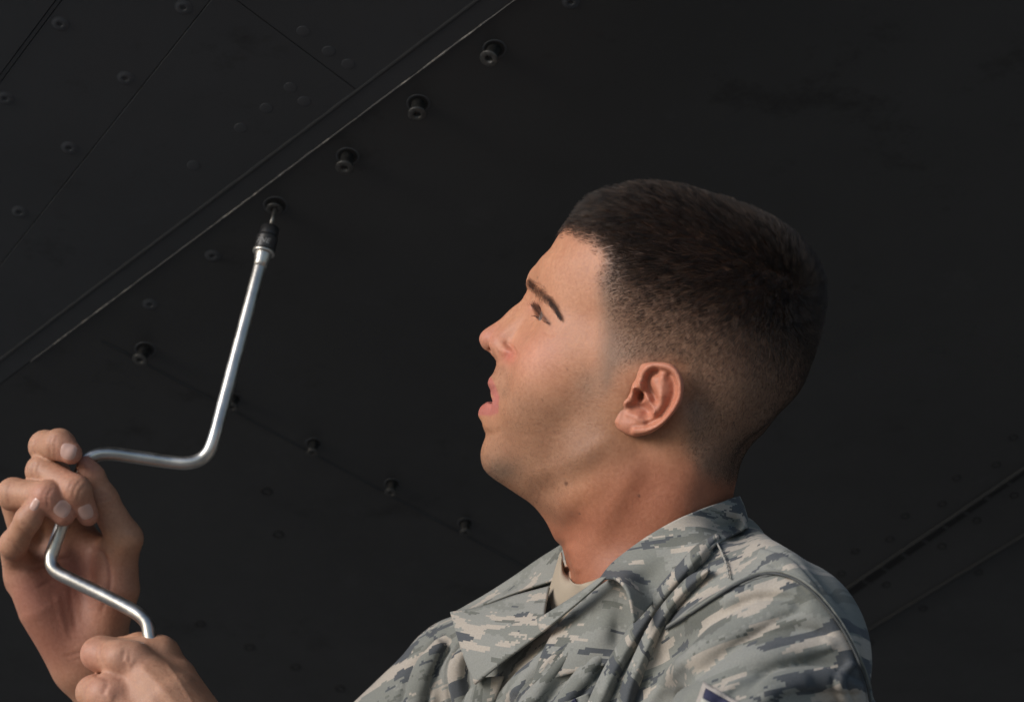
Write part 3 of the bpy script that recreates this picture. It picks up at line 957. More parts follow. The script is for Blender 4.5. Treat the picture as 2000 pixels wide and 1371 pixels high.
def hair_material(name, rgb, rough=0.42):
    m = bpy.data.materials.new(name); m.use_nodes = True
    nt = m.node_tree
    nt.nodes.remove(nt.nodes['Principled BSDF'])
    h = nt.nodes.new('ShaderNodeBsdfHairPrincipled')
    h.parametrization = 'COLOR'
    h.inputs['Color'].default_value = (*rgb, 1)
    h.inputs['Roughness'].default_value = rough
    h.inputs['IOR'].default_value = 1.42
    h.inputs['Radial Roughness'].default_value = 0.5
    hi = nt.nodes.new('ShaderNodeHairInfo'); rp = nt.nodes.new('ShaderNodeValToRGB')
    rp.color_ramp.elements[0].position = 0.25; rp.color_ramp.elements[0].color = (*[q * 0.45 for q in rgb], 1)
    rp.color_ramp.elements[1].position = 1.0; rp.color_ramp.elements[1].color = (*[q * 2.6 for q in rgb], 1)
    nt.links.new(hi.outputs['Random'], rp.inputs['Fac']); nt.links.new(rp.outputs['Color'], h.inputs['Color'])
    nt.links.new(h.outputs[0], nt.nodes['Material Output'].inputs['Surface'])
    return m
M_HAIR = hair_material('hair', (0.0105, 0.0068, 0.0048), 0.46)
_at = M_HAIR.node_tree.nodes.new('ShaderNodeAttribute'); _at.attribute_name = 'tone'
_rp = [q for q in M_HAIR.node_tree.nodes if q.type == 'VALTORGB'][0]
M_HAIR.node_tree.links.new(_at.outputs['Fac'], _rp.inputs['Fac'])
_rp.color_ramp.elements[1].color = (0.040, 0.025, 0.017, 1)
M_BROW = hair_material('brow_hair', (0.010, 0.007, 0.006))
def unit(v):
    return v / (np.linalg.norm(v, axis=-1, keepdims=True) + 1e-12)
def hair_w(P, n):
    px, py = mirpx(P)
    wob = 5 * np.sin(px * 0.21 + 1.3 * np.sin(py * 0.13)) + 4 * np.sin(py * 0.33 + px * 0.07)
    return softpoly(px + wob, py + 0.6 * wob, HAIRLINE, 26) ** 1.4
NH = 200000
hp_, hn_ = face_points(headV, headQ, NH, hair_w)
hx, hy = mirpx(hp_)
fade = hair_fade(hx, hy)
ln = 1.7 + 2.2 * sstep(-60, 100, fade) + 6.5 * sstep(70, 200, fade) + 5.0 * sstep(1330, 1130, hx) * sstep(90, 200, fade)
edge, _ = polydist(hx, hy, HAIRLINE[:13])
ln *= 0.30 + 0.70 * sstep(0, 75, edge)
ln *= rng.uniform(0.6, 1.15, NH)
whorl = hp(1522, 578, 30)
flow = hp_ - whorl
dw = np.linalg.norm(flow, axis=1)
spin = np.cross(hn_, unit(flow)) * np.clip(18 / (dw + 6), 0, 0.8)[:, None]
flow = unit(flow) + spin + np.array([0.25, 0, -0.25])[None] * sstep(25, 80, dw)[:, None]
clump = np.stack([np.sin(hp_[:, 0] * 0.55 + 2.1 * np.sin(hp_[:, 2] * 0.31)), np.sin(hp_[:, 1] * 0.6 + 1.3), np.cos(hp_[:, 2] * 0.5 + 1.7 * np.sin(hp_[:, 0] * 0.27))], 1)
flow = flow + clump * 0.16 + rng.normal(0, 0.16, flow.shape)
flow = unit(flow - (flow * hn_).sum(1)[:, None] * hn_)
lift = (0.40 + 0.42 * sstep(40, 170, fade))[:, None] + rng.normal(0, 0.12, (NH, 1))
d0 = unit(hn_ * (lift + 0.25) + flow * 0.75); d1 = unit(hn_ * lift * 0.8 + flow * 0.95); d2 = unit(hn_ * lift * 0.5 + flow)
L3 = (ln / 3)[:, None]
from mathutils.kdtree import KDTree
NC = 13000
ci = rng.choice(NH, NC, replace=False)
kd = KDTree(NC)
for i_, q_ in enumerate(hp_[ci]):
    kd.insert(Vector(q_), i_)
kd.balance()
cl_id = np.array([kd.find(Vector(q_))[1] for q_ in hp_])
p0 = hp_ - hn_ * 0.25; p1 = p0 + d0 * L3; p2 = p1 + d1 * L3; p3 = p2 + d2 * L3
hair_pts = np.stack([p0, p1, p2, p3], 1)
lead = hair_pts[ci][cl_id]                                  # the strand each clump gathers round
pull = (0.12 + 0.38 * sstep(20, 150, fade))[:, None]
for k_, w_ in ((1, 0.25), (2, 0.6), (3, 1.0)):
    hair_pts[:, k_] += (lead[:, k_] - hair_pts[:, k_]) * pull * w_
tone = np.clip(rng.normal(0.40, 0.26, NC)[cl_id] + rng.normal(0, 0.10, NH), 0, 1)
def to_world(P):
    return world_of(h2k(P.reshape(-1, 3))).reshape(P.shape)
hair_o = strands('hair', to_world(hair_pts), 0.000036 + 0.000034 * sstep(0, 150, fade), M_HAIR, person)
_ta = hair_o.data.attributes.new('tone', 'FLOAT', 'CURVE'); _ta.data.foreach_set('value', tone.astype(np.float32))
# beard shadow: sparse very short stubble
def beard_w(P, n):
    px, py = mirpx(P)
    return 0.75 * softpoly(px, py, BEARD, 30) + 0.6 * softpoly(px, py, MOUST, 8) + 0.9 * blob(px, py, 1150, 745, 26, 34) + 0.9 * blob(px, py, 975, 915, 34, 26)
NB = 17000
bp_, bn_ = face_points(headV, headQ, NB, beard_w)
bf = np.array([-0.2, 0, -1.0]) + rng.normal(0, 0.35, (NB, 3))
bf = unit(bf - (bf * bn_).sum(1)[:, None] * bn_)
bl_ = rng.uniform(0.35, 0.9, NB)[:, None]
b0 = bp_ - bn_ * 0.15; b1 = b0 + (bn_ * 0.7 + bf * 0.5) * bl_ * 0.6; b2 = b1 + (bn_ * 0.4 + bf * 0.9) * bl_ * 0.6
strands('beard_stubble', to_world(np.stack([b0, b1, b2], 1)), np.full(NB, 0.000045), M_BROW, person)
# eyebrows
def nearest(V, q):
    """snap points to the head along the normal direction: nearest vertices"""
    out = np.empty_like(q); nn = np.empty_like(q)
    for i in range(0, len(q), 200):
        d = ((q[i:i + 200, None] - V[None]) ** 2).sum(-1)
        j = d.argmin(1); out[i:i + 200] = V[j]; nn[i:i + 200] = HVN[j]
    return out, nn
_P = headV[headQ]; _n = np.cross(_P[:, 2] - _P[:, 0], _P[:, 3] - _P[:, 1]); HVN = np.zeros_like(headV)
for i in range(4):
    np.add.at(HVN, headQ[:, i], _n)
HVN = unit(HVN)
facesel = (headV[:, 0] > 20) & (headV[:, 2] > -15) & (headV[:, 2] < 60)
fpx, fpy = hpx(headV)
def brow(s):
    c = spline([(1031, 551), (1046, 562), (1066, 580), (1082, 600), (1094, 624)], 40)
    n = 1150
    t = rng.random(n) ** 1.05
    i = (t * 38).astype(int)
    base = c[i] + (c[i + 1] - c[i]) * (t * 38 - i)[:, None]
    tan = unit(c[np.minimum(i + 2, 39)] - c[i]); nor = np.stack([tan[:, 1], -tan[:, 0]], 1)
    wd = np.interp(t, [0, 0.15, 0.5, 0.8, 1], [6.5, 8.5, 8.0, 4.0, 1.0])
    base = base + nor * (rng.normal(0, 0.55, n) * wd)[:, None]
    V = headV if s > 0 else headV * np.array([1, -1, 1])
    m = (headV[:, 0] > 30) & (headV[:, 2] > -12) & (headV[:, 2] < 48) & (headV[:, 1] > 1)
    idx = np.flatnonzero(m)
    roots = []
    for q in base:
        j = idx[np.argmin((fpx[idx] - q[0]) ** 2 + (fpy[idx] - q[1]) ** 2 + 0.02 * np.maximum(0, 40 - headV[idx, 1]) )]
        roots.append(j)
    roots = np.array(roots)
    P = headV[roots]; N = HVN[roots]
    dirn = np.array([-0.62, 0.62, -0.45]) + np.array([0.25, -0.3, 0.75]) * (0.75 * (1 - t))[:, None] + rng.normal(0, 0.15, (n, 3))
    dirn = unit(dirn - (dirn * N).sum(1)[:, None] * N)
    L = np.interp(t, [0, 0.3, 1], [5.0, 6.5, 5.0])[:, None] / 3
    a0 = P; a1 = a0 + (N * 0.60 + dirn * 0.75) * L; a2 = a1 + (N * 0.30 + dirn) * L; a3 = a2 + (dirn + N * 0.05) * L
    pts = np.stack([a0, a1, a2, a3], 1)
    if s < 0:
        pts = pts * np.array([1, -1, 1])
    strands('eyebrow', to_world(pts), np.full(n, 0.00006), M_BROW, person)
two(brow)
# eyes and lashes
def eye(s):
    c = np.array(mir(EC, s))
    n = 24
    th = np.linspace(0, math.pi, n); ph = np.linspace(0, 2 * math.pi, 2 * n, endpoint=False)
    vs = []; 
    gaze = unit(FW * 0.93 + UPW * 0.05 + np.array([0, -0.30, 0]))
    e1 = unit(np.cross(gaze, np.array([0, 1.0, 0]))); e2 = np.cross(gaze, e1)
    cl = []
    for t_ in th:
        for p_ in ph:
            r = EYE_R + 1.0 * math.exp(-(t_ / 0.38) ** 2)
            vs.append(c + gaze * r * math.cos(t_) + (e1 * math.cos(p_) + e2 * math.sin(p_)) * r * math.sin(t_))
            cl.append((0.01, 0.008, 0.007) if t_ < 0.17 else (0.06, 0.035, 0.02) if t_ < 0.48 else (0.26, 0.22, 0.20))
    q = []
    for i in range(n - 1):
        for j in range(2 * n):
            q.append((i * 2 * n + j, i * 2 * n + (j + 1) % (2 * n), (i + 1) * 2 * n + (j + 1) % (2 * n), (i + 1) * 2 * n + j))
    me = mesh_np('eye', world_of(h2k(np.array(vs))), np.array(q))
    vcol(me, 'tint', np.array(cl))
    me.materials.append(M_EYE)
    link('eye', me, person)
    for upper in (True, False):
        k = 110 if upper else 40
        o_ = rng.uniform(-10, 12, k)
        u_ = 2.6 * np.sqrt(np.maximum(1 - (o_ / 14) ** 2, 0.05)) + 0.3 if upper else -4.6 * np.sqrt(np.maximum(1 - (o_ / 14) ** 2, 0.05))
        f_ = np.sqrt(np.maximum(13.0 ** 2 - o_ ** 2 - u_ ** 2, 4))
        root = np.array([ept(s, f, o, u) for f, o, u in zip(f_, o_, u_)])
        Fv, Ov, Uv = eyeframe(s)
        sg = 1 if upper else -1
        L = (rng.uniform(6.5, 9.5, k) if upper else rng.uniform(3, 5, k))[:, None] / 3
        side = (o_ / 14)[:, None] * Ov
        jit = rng.normal(0, 0.13, (k, 3))
        g0 = unit(Fv * 1.0 - Uv * 0.35 * sg + side * 0.6 + jit); g1 = unit(Fv + Uv * 0.05 * sg + side * 0.6 + jit); g2 = unit(Fv * 0.8 + Uv * 0.5 * sg + side * 0.6 + jit)
        pts = np.stack([root, root + g0 * L, root + (g0 + g1) * L, root + (g0 + g1 + g2) * L], 1)
        strands('eyelashes', to_world(pts), np.full(k, 0.00007), M_BROW, person, tip=0.15)
def lash_row(s):
    n = 110
    t = rng.random(n)
    c = spline([(1044, 597), (1050, 604), (1060, 616), (1069, 627), (1076, 635)], 40)
    base = c[(t * 39).astype(int)] + rng.normal(0, 0.8, (n, 2))
    idx = np.flatnonzero((headV[:, 0] > 40) & (headV[:, 1] > 10) & (headV[:, 2] > -5) & (headV[:, 2] < 30))
    roots = np.array([idx[np.argmin((fpx[idx] - q[0]) ** 2 + (fpy[idx] - q[1]) ** 2 - 0.05 * headV[idx, 1])] for q in base])
    P = headV[roots]; N = HVN[roots]
    out_ = np.array([0, 0.55, 0])
    j = rng.normal(0, 0.14, (n, 3))
    L = (rng.uniform(4.5, 7.5, n) * (0.75 + 0.25 * np.sin(t * 3.1)))[:, None] / 3
    g0 = unit(FW * 0.8 - UPW * 0.25 + out_ + j); g1 = unit(FW * 0.95 + UPW * 0.05 + out_ * 0.5 + j); g2 = unit(FW * 0.8 + UPW * 0.45 + out_ * 0.4 + j)
    pts = np.stack([P, P + g0 * L, P + (g0 + g1) * L, P + (g0 + g1 + g2) * L], 1)
    if s < 0:
        pts = pts * np.array([1, -1, 1])
    strands('eyelashes', to_world(pts), np.full(n, 0.00007), M_BROW, person, tip=0.15)
two(lash_row)
M_EYE = mat('eyeball', rough=0.08, spec=0.6)
_t = NT(M_EYE); _a = _t.n('Attribute'); _a.attribute_name = 'tint'; _t.l(_a.outputs['Color'], _t.b.inputs['Base Color'])
two(eye)
# ================================================================== hands (K space, millimetres)
def kp(q):
    return kpx(q[0], q[1], q[2])
def mmr(px, d=1790):
    return px * d / FPX
HD = 12.0                                     # hands sit this much nearer than the plain depths below
def hand_vol(pts, pad, h):
    P_ = np.array([kp(q) for q in pts])
    return Vol(P_.min(0) - pad, P_.max(0) + pad, h)
# right hand, palm to the lens, fingers closed over the crank
RV = hand_vol([(0, 840, 1740), (300, 1500, 1830), (-20, 1000, 1840), (330, 1480, 1850)], 24, 1.25)
def fing(V_, pts, rad, k=2.5, kin=5):
    V_.chain([kp(q) for q in pts], rad, k=k, kin=kin)
# palm and forearm first
RV.chain([kp(q) for q in ((50, 1130, 1800), (80, 1190, 1802), (150, 1300, 1812))], [14, 17, 18], k=14)
RV.chain([kp(q) for q in ((118, 1090, 1815), (140, 1180, 1818), (170, 1290, 1820))], [16, 19, 21], k=16)
RV.chain([kp(q) for q in ((226, 1085, 1806), (226, 1150, 1806), (195, 1250, 1812))], [15.5, 18, 17], k=14)
RV.chain([kp(q) for q in ((186, 1270, 1820), (218, 1370, 1824), (270, 1520, 1832))], [23.5, 25, 30], k=16)
RV.chain([kp(q) for q in ((140, 1030, 1822), (70, 1080, 1818))], [13, 12], k=10)
RV.chain([kp(q) for q in ((150, 1045, 1824), (190, 1075, 1818), (225, 1100, 1810))], [12, 11.5, 12], k=10)
RV.chain([kp(q) for q in ((165, 1090, 1824), (195, 1150, 1818))], [13, 14], k=10)
# thumb
fing(RV, [(236, 1070, 1802), (243, 1052, 1799), (200, 975, 1791), (178, 930, 1787), (167, 907, 1784)], [13.5, 13, 11, 9.2, 6.5], k=6)
# proximal phalanges behind the bar, then the two outer phalanges in front of it
fing(RV, [(150, 1030, 1822), (92, 880, 1808)], [11.5, 11], k=4)
fing(RV, [(110, 1060, 1820), (82, 922, 1804)], [11.5, 11], k=4)
fing(RV, [(62, 1090, 1816), (24, 965, 1798)], [11, 10.5], k=4)
fing(RV, [(38, 1135, 1808), (25, 1068, 1786)], [11, 9.8], k=6)
fing(RV, [(92, 880, 1806), (88, 872, 1792), (116, 868, 1772), (139, 885, 1767)], [10.8, 11.2, 10.8, 8.2], k=1.6)
fing(RV, [(82, 922, 1802), (82, 920, 1784), (148, 958, 1764), (172, 1006, 1772)], [10.8, 11.2, 10.8, 8.0], k=1.6)
fing(RV, [(24, 965, 1796), (26, 965, 1782), (92, 970, 1761), (124, 1004, 1764)], [10.5, 11.4, 11.0, 8.8], k=1.4)
fing(RV, [(25, 1068, 1784), (27, 1062, 1776), (55, 1014, 1760), (84, 972, 1757)], [9.8, 9.8, 9.0, 6.8], k=1.4)
# creases of the palm
for a_, b_, c_ in (((205, 1040), (240, 1085), (200, 1170)), ((70, 1120), (130, 1090), (190, 1085)), ((150, 1120), (165, 1190), (150, 1260))):
    pass
rv, rq = RV.mesh()
# left hand, closed round the handle, back of the hand to the lens
LV = hand_vol([(120, 1240, 1690), (460, 1560, 1790)], 24, 1.25)
LV.chain([kp(q) for q in ((262, 1296, 1724), (330, 1370, 1712), (420, 1500, 1700))], [14.5, 22, 26], k=10)
LV.chain([kp(q) for q in ((212, 1368, 1716), (300, 1440, 1706), (420, 1530, 1700))], [15, 22, 25], k=14)
LV.chain([kp(q) for q in ((190, 1440, 1716), (300, 1500, 1710), (400, 1560, 1700))], [13, 20, 24], k=14)
LV.chain([kp(q) for q in ((300, 1273, 1748), (340, 1330, 1740), (400, 1440, 1722))], [10, 17, 22], k=14)
fing(LV, [(258, 1287, 1722), (236, 1286, 1721), (190, 1277, 1737), (196, 1277, 1762), (262, 1280, 1778)], [13, 12.5, 11.0, 10, 8], k=5)
fing(LV, [(218, 1362, 1712), (206, 1356, 1713), (182, 1352, 1728), (190, 1350, 1760), (240, 1350, 1776)], [14.5, 13.5, 11.5, 10, 8.5], k=5)
fing(LV, [(196, 1428, 1712), (165, 1420, 1730), (150, 1415, 1760), (220, 1415, 1775)], [13, 11.5, 10, 8.5], k=4)
fing(LV, [(190, 1492, 1714), (165, 1482, 1730), (150, 1480, 1755), (210, 1480, 1768)], [12, 10, 9, 7.5], k=4)
fing(LV, [(345, 1320, 1750), (322, 1276, 1756), (272, 1262, 1768), (238, 1262, 1772)], [13, 10.0, 9.5, 7.5], k=6)
LV.chain([kp(q) for q in ((205, 1272, 1740), (315, 1267, 1746))], [9.5, 9.5], k=8)
lv, lq = LV.mesh()
def hand_lines(V_, Q_, lines):
    """creases and tendons: (pixel polyline, half-width px, height mm) on the side that faces the lens"""
    N_ = vert_normals(V_, Q_); px = 1000 + FPX * V_[:, 0] / V_[:, 1]; py = 685.5 - FPX * V_[:, 2] / V_[:, 1]
    ok = N_[:, 1] < 0.1
    D_ = np.zeros(len(V_)); dark = np.zeros(len(V_))
    for pts, w_, h_ in lines:
        c_ = spline(pts, 16); d, par = polydist(px, py, c_); t_ = par / 15.0
        g_ = np.exp(-(d / w_) ** 2) * sstep(0, 0.2, t_) * sstep(1.0, 0.8, t_) * ok
        D_ += h_ * g_
        if h_ < 0:
            dark = np.maximum(dark, g_ * min(1.0, -h_ * 0.8))
    return V_ + N_ * D_[:, None], dark
RLINES = [([(104, 846), (97, 868), (99, 897)], 3.5, -0.5), ([(112, 846), (106, 868), (108, 900)], 3.0, -0.4), ([(72, 850), (66, 870), (70, 892)], 3.5, -0.5),
          ([(70, 900), (62, 918), (68, 940)], 3.5, -0.5), ([(80, 897), (73, 918), (78, 944)], 3.0, -0.4), ([(160, 936), (146, 953), (142, 975)], 3.5, -0.6), ([(168, 945), (156, 960), (150, 980)], 3.0, -0.5), ([(150, 930), (137, 948), (132, 968)], 3.0, -0.4),
          ([(22, 938), (15, 962), (20, 990)], 3.5, -0.5), ([(104, 950), (92, 970), (94, 996)], 3.5, -0.6), ([(96, 946), (84, 966), (85, 992)], 3.0, -0.4), ([(40, 1020), (56, 1028), (66, 1042)], 3.5, -0.5), ([(32, 1032), (48, 1040), (58, 1054)], 3.0, -0.4), ([(14, 1052), (30, 1064), (44, 1084)], 3.0, -0.4),
          ([(186, 972), (200, 966), (216, 962)], 3.0, -0.6), ([(190, 982), (206, 975), (222, 970)], 3.0, -0.6), ([(196, 992), (212, 986), (228, 980)], 3.0, -0.45),
          ([(170, 1060), (205, 1085), (215, 1140), (190, 1215)], 4.5, -1.1), ([(52, 1118), (95, 1098), (150, 1085)], 4.0, -0.9), ([(70, 1150), (110, 1128), (165, 1120)], 4.0, -0.7), ([(120, 1285), (170, 1270), (215, 1255)], 3.5, -0.6), ([(124, 1294), (172, 1280), (214, 1268)], 3.0, -0.4),
          ([(135, 1130), (140, 1180), (150, 1240)], 5.0, -0.5), ([(110, 1150), (118, 1200), (135, 1260)], 6.0, 0.4), ([(240, 1040), (262, 1050), (270, 1070)], 8.0, 0.7)]
LLINES = [([(200, 1252), (195, 1275), (204, 1300)], 3.5, -0.5), ([(192, 1254), (186, 1276), (194, 1302)], 3.0, -0.4), ([(246, 1262), (240, 1284), (250, 1308)], 4.0, -0.5), ([(256, 1264), (252, 1286), (262, 1308)], 3.5, -0.4), ([(212, 1330), (204, 1352), (210, 1371)], 4.0, -0.5),
          ([(268, 1296), (310, 1335), (370, 1410)], 9.0, 0.8), ([(225, 1360), (275, 1395), (330, 1440)], 9.0, 0.8), ([(290, 1345), (330, 1390), (350, 1420)], 7.0, -0.5), ([(240, 1286), (250, 1292), (262, 1298)], 10.0, 0.8), ([(205, 1350), (214, 1358), (224, 1364)], 10.0, 0.7),
          ([(320, 1290), (350, 1330), (392, 1400)], 4.0, 0.5), ([(182, 1318), (198, 1322), (215, 1330)], 4.0, -0.8)]
def hand_rgb(V_, K_pts):
    c = np.tile(np.array([0.42, 0.225, 0.142]), (len(V_), 1))
    for q, r, cc, a in K_pts:
        d = np.linalg.norm(V_ - kp(q), axis=1)
        c = lerp(c, a * np.exp(-(d / r) ** 2), np.array(cc))
    return c
PK = (0.47, 0.215, 0.155)
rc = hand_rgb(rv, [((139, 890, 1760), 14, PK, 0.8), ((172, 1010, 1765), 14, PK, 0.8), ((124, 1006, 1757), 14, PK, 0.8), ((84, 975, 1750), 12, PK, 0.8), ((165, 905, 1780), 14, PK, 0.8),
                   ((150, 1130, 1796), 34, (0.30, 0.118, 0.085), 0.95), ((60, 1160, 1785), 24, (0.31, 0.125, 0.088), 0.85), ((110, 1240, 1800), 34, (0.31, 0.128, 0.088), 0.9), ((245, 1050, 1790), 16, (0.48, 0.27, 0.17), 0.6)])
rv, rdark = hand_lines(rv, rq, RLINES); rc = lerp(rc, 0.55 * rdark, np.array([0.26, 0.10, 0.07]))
lc = hand_rgb(lv, [((245, 1285, 1708), 14, (0.50, 0.27, 0.19), 0.7), ((205, 1352, 1700), 16, (0.50, 0.25, 0.175), 0.7), ((172, 1285, 1730), 16, PK, 0.6)])

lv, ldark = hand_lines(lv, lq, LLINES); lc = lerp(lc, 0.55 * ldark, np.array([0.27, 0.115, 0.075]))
# fingernails: small curved plates lying on the fingertips
M_NAIL = mat('fingernail', (0.56, 0.36, 0.30), 0.28, spec=0.5)
def nail(V_, px, py, dirpx, w, l):
    # first hit of the ray through the pixel
    ds = np.arange(1690, 1850, 0.4)
    P_ = np.stack([(px - 1000) / FPX * ds, ds, (685.5 - py) / FPX * ds], 1)
    F_ = V_.sample(P_)
    i = np.argmax(F_ < 0)
    c = P_[i]
    def grad(p):
        e = 1.5
        return unit(np.array([V_.sample(p + np.eye(3)[k] * e) - V_.sample(p - np.eye(3)[k] * e) for k in range(3)]).reshape(3))
    n = grad(c)
    d = np.array([dirpx[0], 0.0, -dirpx[1]]); d = unit(d - (d @ n) * n); s_ = np.cross(n, d)
    m_ = 9
    vs = []; fs = []
    for i in range(m_):
        for j in range(m_):
            u, v = i / (m_ - 1) * 2 - 1, j / (m_ - 1) * 2 - 1
            # squircle outline
            q = (abs(u) ** 3.2 + abs(v) ** 3.2 + 1e-9) ** (1 / 3.2); mx = max(abs(u), abs(v)) + 1e-9
            u2, v2 = u / q * mx, v / q * mx
            p = c + d * v2 * l / 2 + s_ * u2 * w / 2 + n * 4
            for _ in range(14):
                p = p - n * float(V_.sample(p)) * 0.7
            edge = max(abs(u), abs(v))
            p = p + n * (0.45 if edge < 0.95 else -0.2)
            vs.append(p)
    for i in range(m_ - 1):
        for j in range(m_ - 1):
            fs.append((i * m_ + j, i * m_ + j + 1, (i + 1) * m_ + j + 1, (i + 1) * m_ + j))
    me = mesh_np('fingernail', world_of(np.array(vs)), np.array(fs))
    me.materials.append(M_NAIL)
    return link('fingernail', me, person)
nail(RV, 133, 881, (1, 0.25), 13.0, 12.5)
nail(RV, 168, 1000, (0.35, 1), 11.5, 13.0)
nail(RV, 122, 994, (0.75, 0.55), 12.5, 13.0)
nail(RV, 68, 985, (0.6, -1), 6.5, 10.0)

# ================================================================== the speed wrench
wrench = thing('speed_wrench', 'shiny cranked steel speed wrench with black socket, held in both hands against a screw', 'wrench', W(400, 890, 1800))
_q = bp2(538, 402)
TIPW = on_belly((_q[0], _q[1], BELLY - 0.005))[0]
TIP = (TIPW - np.array([0, 0, CAM_H])) @ KM * 1000.0
END = kpx(298, 1310, 1735)
def on_axis(py):
    """point on the wrench axis seen at photograph row py"""
    lo, hi = 0.0, 1.4
    for _ in range(40):
        t_ = (lo + hi) / 2; p = TIP + (END - TIP) * t_
        if 685.5 - FPX * p[2] / p[1] < py:
            lo = t_
        else:
            hi = t_
    return TIP + (END - TIP) * lo
AX = unit(END - TIP)
M_STEEL = mat('polished_steel', (0.72, 0.70, 0.67), 0.2, 1.0)
t = NT(M_STEEL); tc_ = t.n('TexCoord').outputs['Object']
n_ = t.noise(tc_, 260, 4, 0.7); n2_ = t.noise(tc_, 40, 3, 0.6)
t.l(t.ramp(t.math('ADD', t.math('MULTIPLY', n_, 0.5), t.math('MULTIPLY', n2_, 0.5)), [(0.35, (0.28, 0.28, 0.28)), (0.65, (0.46, 0.46, 0.46))]), t.b.inputs['Roughness'])
t.l(t.ramp(n2_, [(0.3, (0.46, 0.445, 0.415)), (0.7, (0.66, 0.64, 0.60))]), t.b.inputs['Base Color'])
t.bump(n_, 0.12, 0.0004)
M_SOCK = mat('black_oxide', (0.035, 0.035, 0.037), 0.42, 0.3)
M_BIT = mat('bit_steel', (0.20, 0.195, 0.18), 0.4, 0.8)
def tube(name, pts, rad, seg, material, parent, caps=True):
    """round bar along points in K"""
    pts = np.array(pts, float); n = len(pts); rad = np.broadcast_to(np.asarray(rad, float), (n,))
    T_ = unit(np.gradient(pts, axis=0))
    u = unit(np.cross(T_[0], np.array([0.3, 1, 0.2]))); vs = []
    for i in range(n):
        u = unit(u - (u @ T_[i]) * T_[i]); w_ = np.cross(T_[i], u)
        for k in range(seg):
            a = 2 * math.pi * k / seg
            vs.append(pts[i] + (u * math.cos(a) + w_ * math.sin(a)) * rad[i])
    fs = [(i * seg + k, i * seg + (k + 1) % seg, (i + 1) * seg + (k + 1) % seg, (i + 1) * seg + k) for i in range(n - 1) for k in range(seg)]
    me = bpy.data.meshes.new(name)
    F_ = list(fs)
    if caps:
        F_ += [tuple(range(seg - 1, -1, -1)), tuple(range((n - 1) * seg, n * seg))]
    me.from_pydata([tuple(v) for v in world_of(np.array(vs))], [], F_); me.update()
    me.polygons.foreach_set('use_smooth', [True] * len(fs) + [False] * (len(F_) - len(fs)))
    me.materials.append(material)
    return link(name, me, parent)
# crank: the axis, out to the grip, and back to the axis
a0, a1 = on_axis(500), on_axis(822)
g0 = kpx(190, 889, 1792); g1 = kpx(158, 912, 1790); g2 = kpx(102, 1082, 1776)
_d = on_axis(868)[1]
path = [a0, on_axis(580), on_axis(660), on_axis(725), on_axis(770), on_axis(800), a1, on_axis(846), kpx(409, 880, _d - 0.5), kpx(391, 897, _d - 1.5), kpx(364, 904, _d - 3), kpx(325, 901, _d * 0.7 + 1796 * 0.3), kpx(270, 893, _d * 0.35 + 1796 * 0.65), kpx(215, 886, 1794), kpx(184, 891, 1792), kpx(165, 908, 1791), kpx(150, 945, 1788),
        kpx(108, 1062, 1778), kpx(100, 1092, 1775), kpx(108, 1114, 1772), kpx(140, 1132, 1768), kpx(200, 1161, 1761), kpx(250, 1187, 1754), kpx(274, 1202, 1750), kpx(288, 1219, 1747), kpx(293, 1245, 1744), on_axis(1290), on_axis(1420)]
tube('crank_bar', spline(path, 260), 5.15, 20, M_STEEL, wrench)
tube('handle_grip', [on_axis(1300), on_axis(1305), on_axis(1440), on_axis(1446)], [5.5, 8.5, 8.5, 6], 20, M_SOCK, wrench)
# drive end and socket along the axis, k millimetres back from the tip
def ax(k):
    return TIP + AX * k
L_ = np.linalg.norm(on_axis(497) - TIP)       # to the mouth of the socket
tube('bit', [ax(-1.0), ax(16)], 1.75, 6, M_BIT, wrench)
so = tube('socket', [ax(14.5), ax(14.9), ax(16.0), ax(L_ - 17), ax(L_ - 16), ax(L_ - 15.2), ax(L_ - 13.2), ax(L_ - 12.8), ax(L_ - 4.0), ax(L_ - 3.4), ax(L_ - 3.3), ax(L_ - 12)],
          [3, 6.2, 7.2, 7.4, 7.2, 8.2, 8.4, 8.1, 8.3, 8.0, 6.6, 6.2], 32, M_SOCK, wrench, caps=False)
tube('socket_rim', [ax(L_ - 3.3), ax(L_ - 3.1), ax(L_ - 0.9), ax(L_ - 0.5), ax(L_ - 0.5), ax(L_ - 3.3)], [8.0, 8.7, 8.7, 8.2, 7.1, 6.9], 32, M_STEEL, wrench, caps=False)
tube('drive_end', [ax(L_ - 12), ax(L_ - 6), ax(L_ - 3.0), ax(L_ + 0.5), ax(L_ + 3.5), ax(L_ + 7), ax(L_ + 12)], [5.4, 5.6, 6.3, 6.5, 6.1, 5.4, 5.15], 20, M_STEEL, wrench)
# worn lettering round the socket
fc = bpy.data.curves.new('lettering', 'FONT'); fc.body = 'PNE'; fc.size = 6.4; fc.shear = 0.25; fc.align_x = 'CENTER'; fc.align_y = 'CENTER'; fc.resolution_u = 3
fo = bpy.data.objects.new('lettering_curve', fc); col.objects.link(fo)
bpy.context.view_layer.update()
me_t = bpy.data.meshes.new_from_object(fo.evaluated_get(bpy.context.evaluated_depsgraph_get()))
bpy.data.objects.remove(fo, do_unlink=True); bpy.data.curves.remove(fc)
me_t.name = 'lettering'
side_c = unit(np.array([-0.30, -1.0, 0.0]) - (np.array([-0.30, -1.0, 0.0]) @ AX) * AX); side_x = np.cross(AX, side_c) * -1
if side_x[0] < 0:
    side_x = -side_x
for v in me_t.vertices:
    a = v.co.x / 8.35
    p = ax(L_ - 8.4) + (side_c * math.cos(a) + side_x * math.sin(a)) * 8.36 - AX * v.co.y
    v.co = Vector(world_of(p))
M_LET = mat('worn_lettering', (0.30, 0.30, 0.30), 0.5)
me_t.materials.append(M_LET)
link('lettering', me_t, so)
